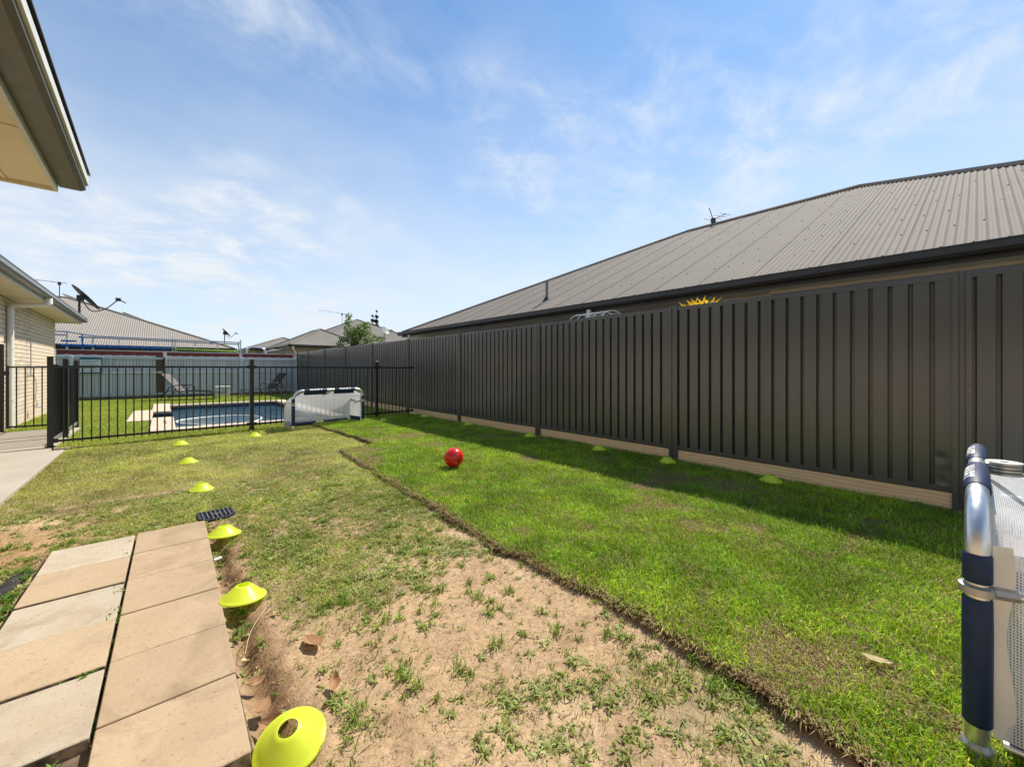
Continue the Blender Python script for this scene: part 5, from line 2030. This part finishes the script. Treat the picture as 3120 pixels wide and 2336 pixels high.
# --- new turf
parts = []
for (ya, yb, d, hgt, wid, seg) in ((-1.0, 2.6, 27000, .030, .0030, 2), (2.6, 5.2, 15000, .032, .0040, 2), (5.2, 9.25, 9000, .032, .0062, 1)):
    x, y = scatter(1.38, 4.86, ya, yb, d)
    e_ = turf_edge(y)
    keep = x > e_ - .012
    x, y, e_ = x[keep], y[keep], e_[keep]
    r = np.hypot(x, y)
    if ya < 0:
        keep = G.random(len(x)) < np.clip(2.6 / np.maximum(r, .1), .5, 1) * np.where(y < -.35, .5, 1)
        x, y, e_, r = x[keep], y[keep], e_[keep], r[keep]
    n = len(x)
    z = np.where(x > e_ + .01, turf_h(x, y), .022)
    deadp = sstep(.60, .76, fbm(x + 7, y, 1.9, 4, 5))
    seam = turf_seam(x, y)
    lush = fbm(x, y, 1.7, 4, 3)
    edge = np.clip(1 - (x - e_) / (.03 + .09 * fbm(y, y * 0, 4, 3, 2)), 0, 1)
    pd = np.clip(.15 + .22 * sstep(.5, .72, fbm(x, y + 3, 7.5, 3, 2)) + .60 * deadp + .75 * edge ** 1.5 + .62 * seam, 0, .93)
    dm = G.random(n) < pd
    lw = np.clip((lush - .35) / .3, 0, 1)
    col = palette(n, GREENS, (3.2, 4.4, 2.8, 1.1))
    med = fbm(x, y, 6.5, 3, 4)
    col = col * (0.80 + .30 * (1 - lw) + .56 * sstep(.34, .70, med))[:, None] * np.array([.93, 1.03, 1.0])
    yel = (G.random(n) < .65 * (1 - lw))
    col[yel] = col[yel] * np.array([1.5, 1.10, 1.2])
    col[dm] = palette(int(dm.sum()), DEAD, (3, 2, 2))
    H_ = hgt * G.lognormal(-.12, .36, n).clip(.35, 2.1) * (1 - .3 * seam) * (1 - .35 * deadp) * (1 + .25 * lw)
    az = G.uniform(0, 2 * math.pi, n)
    eo = edge > .6
    az = np.where(eo & (G.random(n) < .55), math.pi + G.normal(0, .7, n), az)
    lean = np.abs(G.normal(.75, .38, n))
    lean = np.clip(lean + .35 * dm + .25 * eo, .1, 1.75)
    W_ = wid * G.uniform(.7, 1.35, n)
    me = blades_mesh('turf_grass', np.stack([x, y, z], 1), H_, W_, az, lean, col, M['grass'], seg)
    parts.append(me)


def join_meshes(name, meshes):
    o0 = link(name, meshes[0])
    bm = None
    if len(meshes) > 1:
        V, T, C = [], [], []
        off = 0
        for m_ in meshes:
            nv = len(m_.vertices)
            v = np.empty(nv * 3, np.float32)
            m_.vertices.foreach_get("co", v)
            t = np.empty(len(m_.loops), np.int32)
            m_.loops.foreach_get("vertex_index", t)
            c = np.empty(nv * 4, np.float32)
            m_.color_attributes["col"].data.foreach_get("color", c)
            V.append(v.reshape(-1, 3))
            T.append(t.reshape(-1, 3) + off)
            C.append(c.reshape(-1, 4)[:, :3])
            off += nv
        mat = meshes[0].materials[0]
        new = np_mesh(name, np.concatenate(V), np.concatenate(T), mat, np.concatenate(C))
        o0.data = new
        for m_ in meshes:
            bpy.data.meshes.remove(m_)
    return o0


tag(join_meshes('turf_grass', parts), 'short green lawn grass of the new turf strip', 'grass', kind='stuff')

# --- old lawn: creeping grass, low and patchy
parts = []


def excl(x, y):
    """paths, paving, grate and turf carry no weeds"""
    bad = (x > -0.565) & (x < 0.235) & (y > 1.37) & (y < 3.79)
    bad |= (x < -1.05) & (y > 3.5)
    bad |= x > turf_edge(y) - .01
    bad |= (np.abs(x - .318) < .125) & (np.abs(y - 3.93) < .135)
    return ~bad


for (ya, yb, d, hgt, wid, seg) in ((0.1, 2.6, 20000, .020, .0030, 2), (2.6, 4.6, 22000, .020, .0036, 2), (4.6, 6.6, 15000, .024, .0050, 1), (6.6, 9.6, 10000, .026, .0070, 1)):
    x, y = scatter(-1.35 if yb < 5 else -1.3, 2.45, ya, yb, d)
    k = excl(x, y)
    x, y = x[k], y[k]
    cv = cover(x, y)
    fine = fbm(x, y, 17, 3, 0)
    p = np.clip((cv - .20) * 1.35, 0, 1) * sstep(.40, .64, fine + .20 * cv + .06 * (yb > 6))
    x, y = thin(x, y, p)
    n = len(x)
    cv = cover(x, y)
    z = lawn_h(x, y) - .002
    lush = fbm(x + 3, y, 1.2, 4, 1)
    far = sstep(4.0, 7.0, y)
    col = palette(n, [(0.16, 0.235, 0.030), (0.27, 0.33, 0.05), (0.39, 0.42, 0.085), (0.52, 0.49, 0.15)], (3, 3.5, 3, 2.0))
    col = col * (.55 + .75 * sstep(.3, .7, lush) + .5 * sstep(.3, .7, fbm(x, y + 9, 5, 3, 4)))[:, None]
    dm = G.random(n) < np.clip(.36 - .22 * far + .5 * (.6 - cv), .10, .6)
    col[dm] = palette(int(dm.sum()), DEAD, (3, 2, 1.5))
    H_ = hgt * G.uniform(.5, 1.5, n)
    lean = np.clip(np.abs(G.normal(.95, .4, n)), .1, 1.6)
    parts.append(blades_mesh('old_lawn_grass', np.stack([x, y, z], 1), H_, wid * G.uniform(.7, 1.5, n), G.uniform(0, 6.283, n), lean, col, M['grass'], seg))
tag(join_meshes('old_lawn_grass', parts), 'thin patchy old lawn grass on sandy soil', 'grass', kind='stuff')

# --- weeds: rosettes and tufts on the bare soil


def tufts(name, x, y, leaves, length, width, lean_mu, cols, w, mat, label, z=None, seg=2):
    n = len(x)
    sz = G.lognormal(0, .5, n)
    k = np.clip((leaves * sz).astype(int), 4, 40)
    idx = np.repeat(np.arange(n), k)
    m = len(idx)
    z = lawn_h(x, y) if z is None else z
    spread = .006 * sz[idx]
    P = np.stack([x[idx] + G.normal(0, 1, m) * spread, y[idx] + G.normal(0, 1, m) * spread, z[idx] - .002], 1)
    tc_ = palette(n, cols, w)
    col = tc_[idx] * G.uniform(.75, 1.25, m)[:, None]
    H_ = length * np.clip(sz[idx], .5, 2.2) * G.uniform(.55, 1.3, m)
    lean = np.clip(G.normal(lean_mu, .25, m), .15, 1.52)
    me = blades_mesh(name, P, H_, width * G.uniform(.7, 1.3, m) * np.clip(sz[idx], .7, 1.6), G.uniform(0, 6.283, m), lean, col, mat, seg)
    return tag(link(name, me), label, 'weeds', kind='stuff')


x, y = scatter(-1.0, 1.75, .1, 5.0, 2400)
k = excl(x, y)
x, y = x[k], y[k]
cv = cover(x, y)
clump = fbm(x, y, 6.5, 3, 5)
x, y = thin(x, y, np.clip(.035 + .42 * sstep(.45, .62, clump) * sstep(.05, .5, cv) + .12 * cv, 0, .8))
tufts('rosette_weeds', x, y, 9, .0155, .0048, 1.2, [(0.30, 0.34, 0.11), (0.40, 0.43, 0.18), (0.23, 0.29, 0.06)], (2, 1.5, 2), M['grass'], 'flat grey-green rosette weeds scattered over the bare sandy soil')
x, y = scatter(-.9, 1.75, .1, 4.2, 900)
k = excl(x, y)
x, y = x[k], y[k]
cv = cover(x, y)
x, y = thin(x, y, np.clip(.05 + .5 * sstep(.42, .66, fbm(x + 4, y, 4.5, 3, 3)) * (.25 + cv), 0, .7))
tufts('grass_tufts', x, y, 14, .021, .0028, .85, [(0.15, 0.25, 0.034), (0.23, 0.32, 0.055), (0.36, 0.38, 0.12)], (3, 2.5, 1.6), M['grass'], 'small upright grass tufts growing from the bare sandy soil')
# weeds in the paving joints and at its front corner
jx = np.concatenate([G.normal(-.168, .003, 46) + 0, G.uniform(-.40, -.19, 7), G.normal(-.585, .02, 30), G.uniform(-.50, -.20, 55), np.array([.30, .28, .33, .27, .31, .29, .34, .26])])
jy = np.concatenate([np.concatenate([G.uniform(2.55, 3.0, 22), G.uniform(1.8, 2.5, 12), G.uniform(3.3, 3.75, 12)]), np.full(7, 2.166) + G.normal(0, .004, 7), G.uniform(2.7, 3.6, 30), G.uniform(1.60, 1.775, 55), np.array([2.20, 2.26, 2.24, 2.30, 2.18, 2.33, 2.28, 2.15])])
jz = np.concatenate([np.full(46, .012), np.full(7, .024), np.full(30, .012), np.full(55, .004), np.full(8, -.02)])
tufts('paving_weeds', jx, jy, 10, .018, .0045, .85, [(0.08, 0.18, 0.025), (0.13, 0.24, 0.04), (0.17, 0.27, 0.06)], (2, 2, 1), M['grass'], 'green weeds sprouting in the joints and edges of the paving', z=jz)
# --- straw, root bits and crumbs of soil
x, y = scatter(-1.0, 1.72, .1, 5.2, 1500)
k = excl(x, y)
x, y = x[k], y[k]
x, y = thin(x, y, np.clip(.35 + .5 * fbm(x, y, 3.5, 3, 2), 0, 1))
n = len(x)
col = palette(n, [(0.40, 0.29, 0.16), (0.52, 0.42, 0.26), (0.17, 0.105, 0.06), (0.10, 0.065, 0.04)], (3, 2, 2, 1.5))
me = blades_mesh('straw', np.stack([x, y, lawn_h(x, y) + .003], 1), G.uniform(.008, .038, n) * np.where(G.random(n) < .06, 2.6, 1), G.uniform(.0012, .0028, n), G.uniform(0, 6.283, n), G.uniform(1.35, 1.62, n), col, M['straw'], 2)
tag(link('straw', me), 'dry straw and root bits strewn on the soil', 'straw', kind='stuff')
# brown thatch hanging from the cut turf edge
ye = G.uniform(-.6, 8.8, 7000)
ye = ye[(G.random(len(ye)) < np.clip(2.4 / np.maximum(np.abs(ye), .5), .35, 1)) & (fbm(ye, ye * 0, 9, 3, 1) > .47)]
n = len(ye)
xe = turf_edge(ye) + .006 + G.normal(0, .012, n)
col = palette(n, [(0.18, 0.115, 0.06), (0.32, 0.22, 0.115), (0.08, 0.05, 0.027)], (3, 1.6, 3))
me = blades_mesh('turf_thatch', np.stack([xe, ye, G.uniform(.015, .04, n)], 1), G.uniform(.010, .034, n), G.uniform(.0015, .0035, n) * (1 + .15 * ye.clip(0)), math.pi + G.normal(0, 1.3, n), G.uniform(.5, 1.9, n), col, M['straw'], 2)
tag(link('turf_thatch', me), 'brown dead roots and thatch along the cut turf edge', 'thatch', kind='stuff')

# soil crumbs and pebbles
x, y = scatter(-.95, 1.7, .1, 4.4, 1500)
k = excl(x, y)
x, y = x[k], y[k]
ch = np.exp(-((x - .34) / .12) ** 2) * sstep(1.2, 1.4, y) * (1 - sstep(3.7, 3.9, y))
x, y = thin(x, y, np.clip(.45 + .8 * ch, 0, 1))
n = len(x)
s = G.lognormal(math.log(.0032), .45, n).clip(.0015, .012)
base = np.array([(1, 0, 0), (-.5, .87, 0), (-.5, -.87, 0), (.1, .05, .85), (0, 0, -.4)])
F = np.array([(0, 1, 3), (1, 2, 3), (2, 0, 3), (1, 0, 4), (2, 1, 4), (0, 2, 4)])
an = G.uniform(0, 6.283, n)
ca, sa = np.cos(an), np.sin(an)
B = base[None] * (1 + .35 * G.normal(size=(n, 5, 1)))
V = np.stack([B[:, :, 0] * ca[:, None] - B[:, :, 1] * sa[:, None], B[:, :, 0] * sa[:, None] + B[:, :, 1] * ca[:, None], B[:, :, 2]], -1) * s[:, None, None]
V = V + np.stack([x, y, lawn_h(x, y)], 1)[:, None, :]
col = palette(n, [(0.46, 0.31, 0.18), (0.56, 0.41, 0.26), (0.20, 0.125, 0.07), (0.09, 0.06, 0.04)], (3, 2, 2.5, 1.2))
T = (F[None] + (np.arange(n) * 5)[:, None, None]).reshape(-1, 3)
tag(link('soil_crumbs', np_mesh('soil_crumbs', V.reshape(-1, 3), T, M['straw'], np.repeat(col, 5, 0))), 'crumbs of sandy soil and small pebbles on the bare ground', 'soil', kind='stuff')

# --- bright lawn round the pool
x, y = scatter(-2.3, 4.84, 8.9, 21.5, 4200)
yf = 8.80 + .1066 * (x + 1.24)
ok = y > yf - .12
ok &= ~((x > -.03) & (x < 3.45) & (y > 9.9) & (y < 17.0))
ok &= ~((x > -.26) & (x < .20) & (y > 9.93) & (y < 17.58))
ok &= ~((x > -.64) & (x < -.19) & (y > 12.12) & (y < 15.12))
ok &= ~((x < -1.21) & (y < 11.52))
ok &= ~(x < -2.34 - (y - 17.25) * .0113 + .01) | (y > 17.3)
ok &= ~((x > 2.3) & (y < 9.26))
x, y = x[ok], y[ok]
n = len(x)
col = palette(n, [(0.20, 0.27, 0.035), (0.31, 0.375, 0.06), (0.42, 0.45, 0.10)], (2, 3, 2.4)) * (.95 + .4 * fbm(x, y, 1.0, 3, 2))[:, None]
me = blades_mesh('pool_lawn_grass', np.stack([x, y, np.zeros(n)], 1), G.uniform(.02, .045, n), G.uniform(.007, .016, n), G.uniform(0, 6.283, n), np.clip(np.abs(G.normal(.8, .35, n)), .1, 1.5), col, M['grass'], 1)
tag(link('pool_lawn_grass', me), 'bright even lawn round the pool', 'grass', kind='stuff')
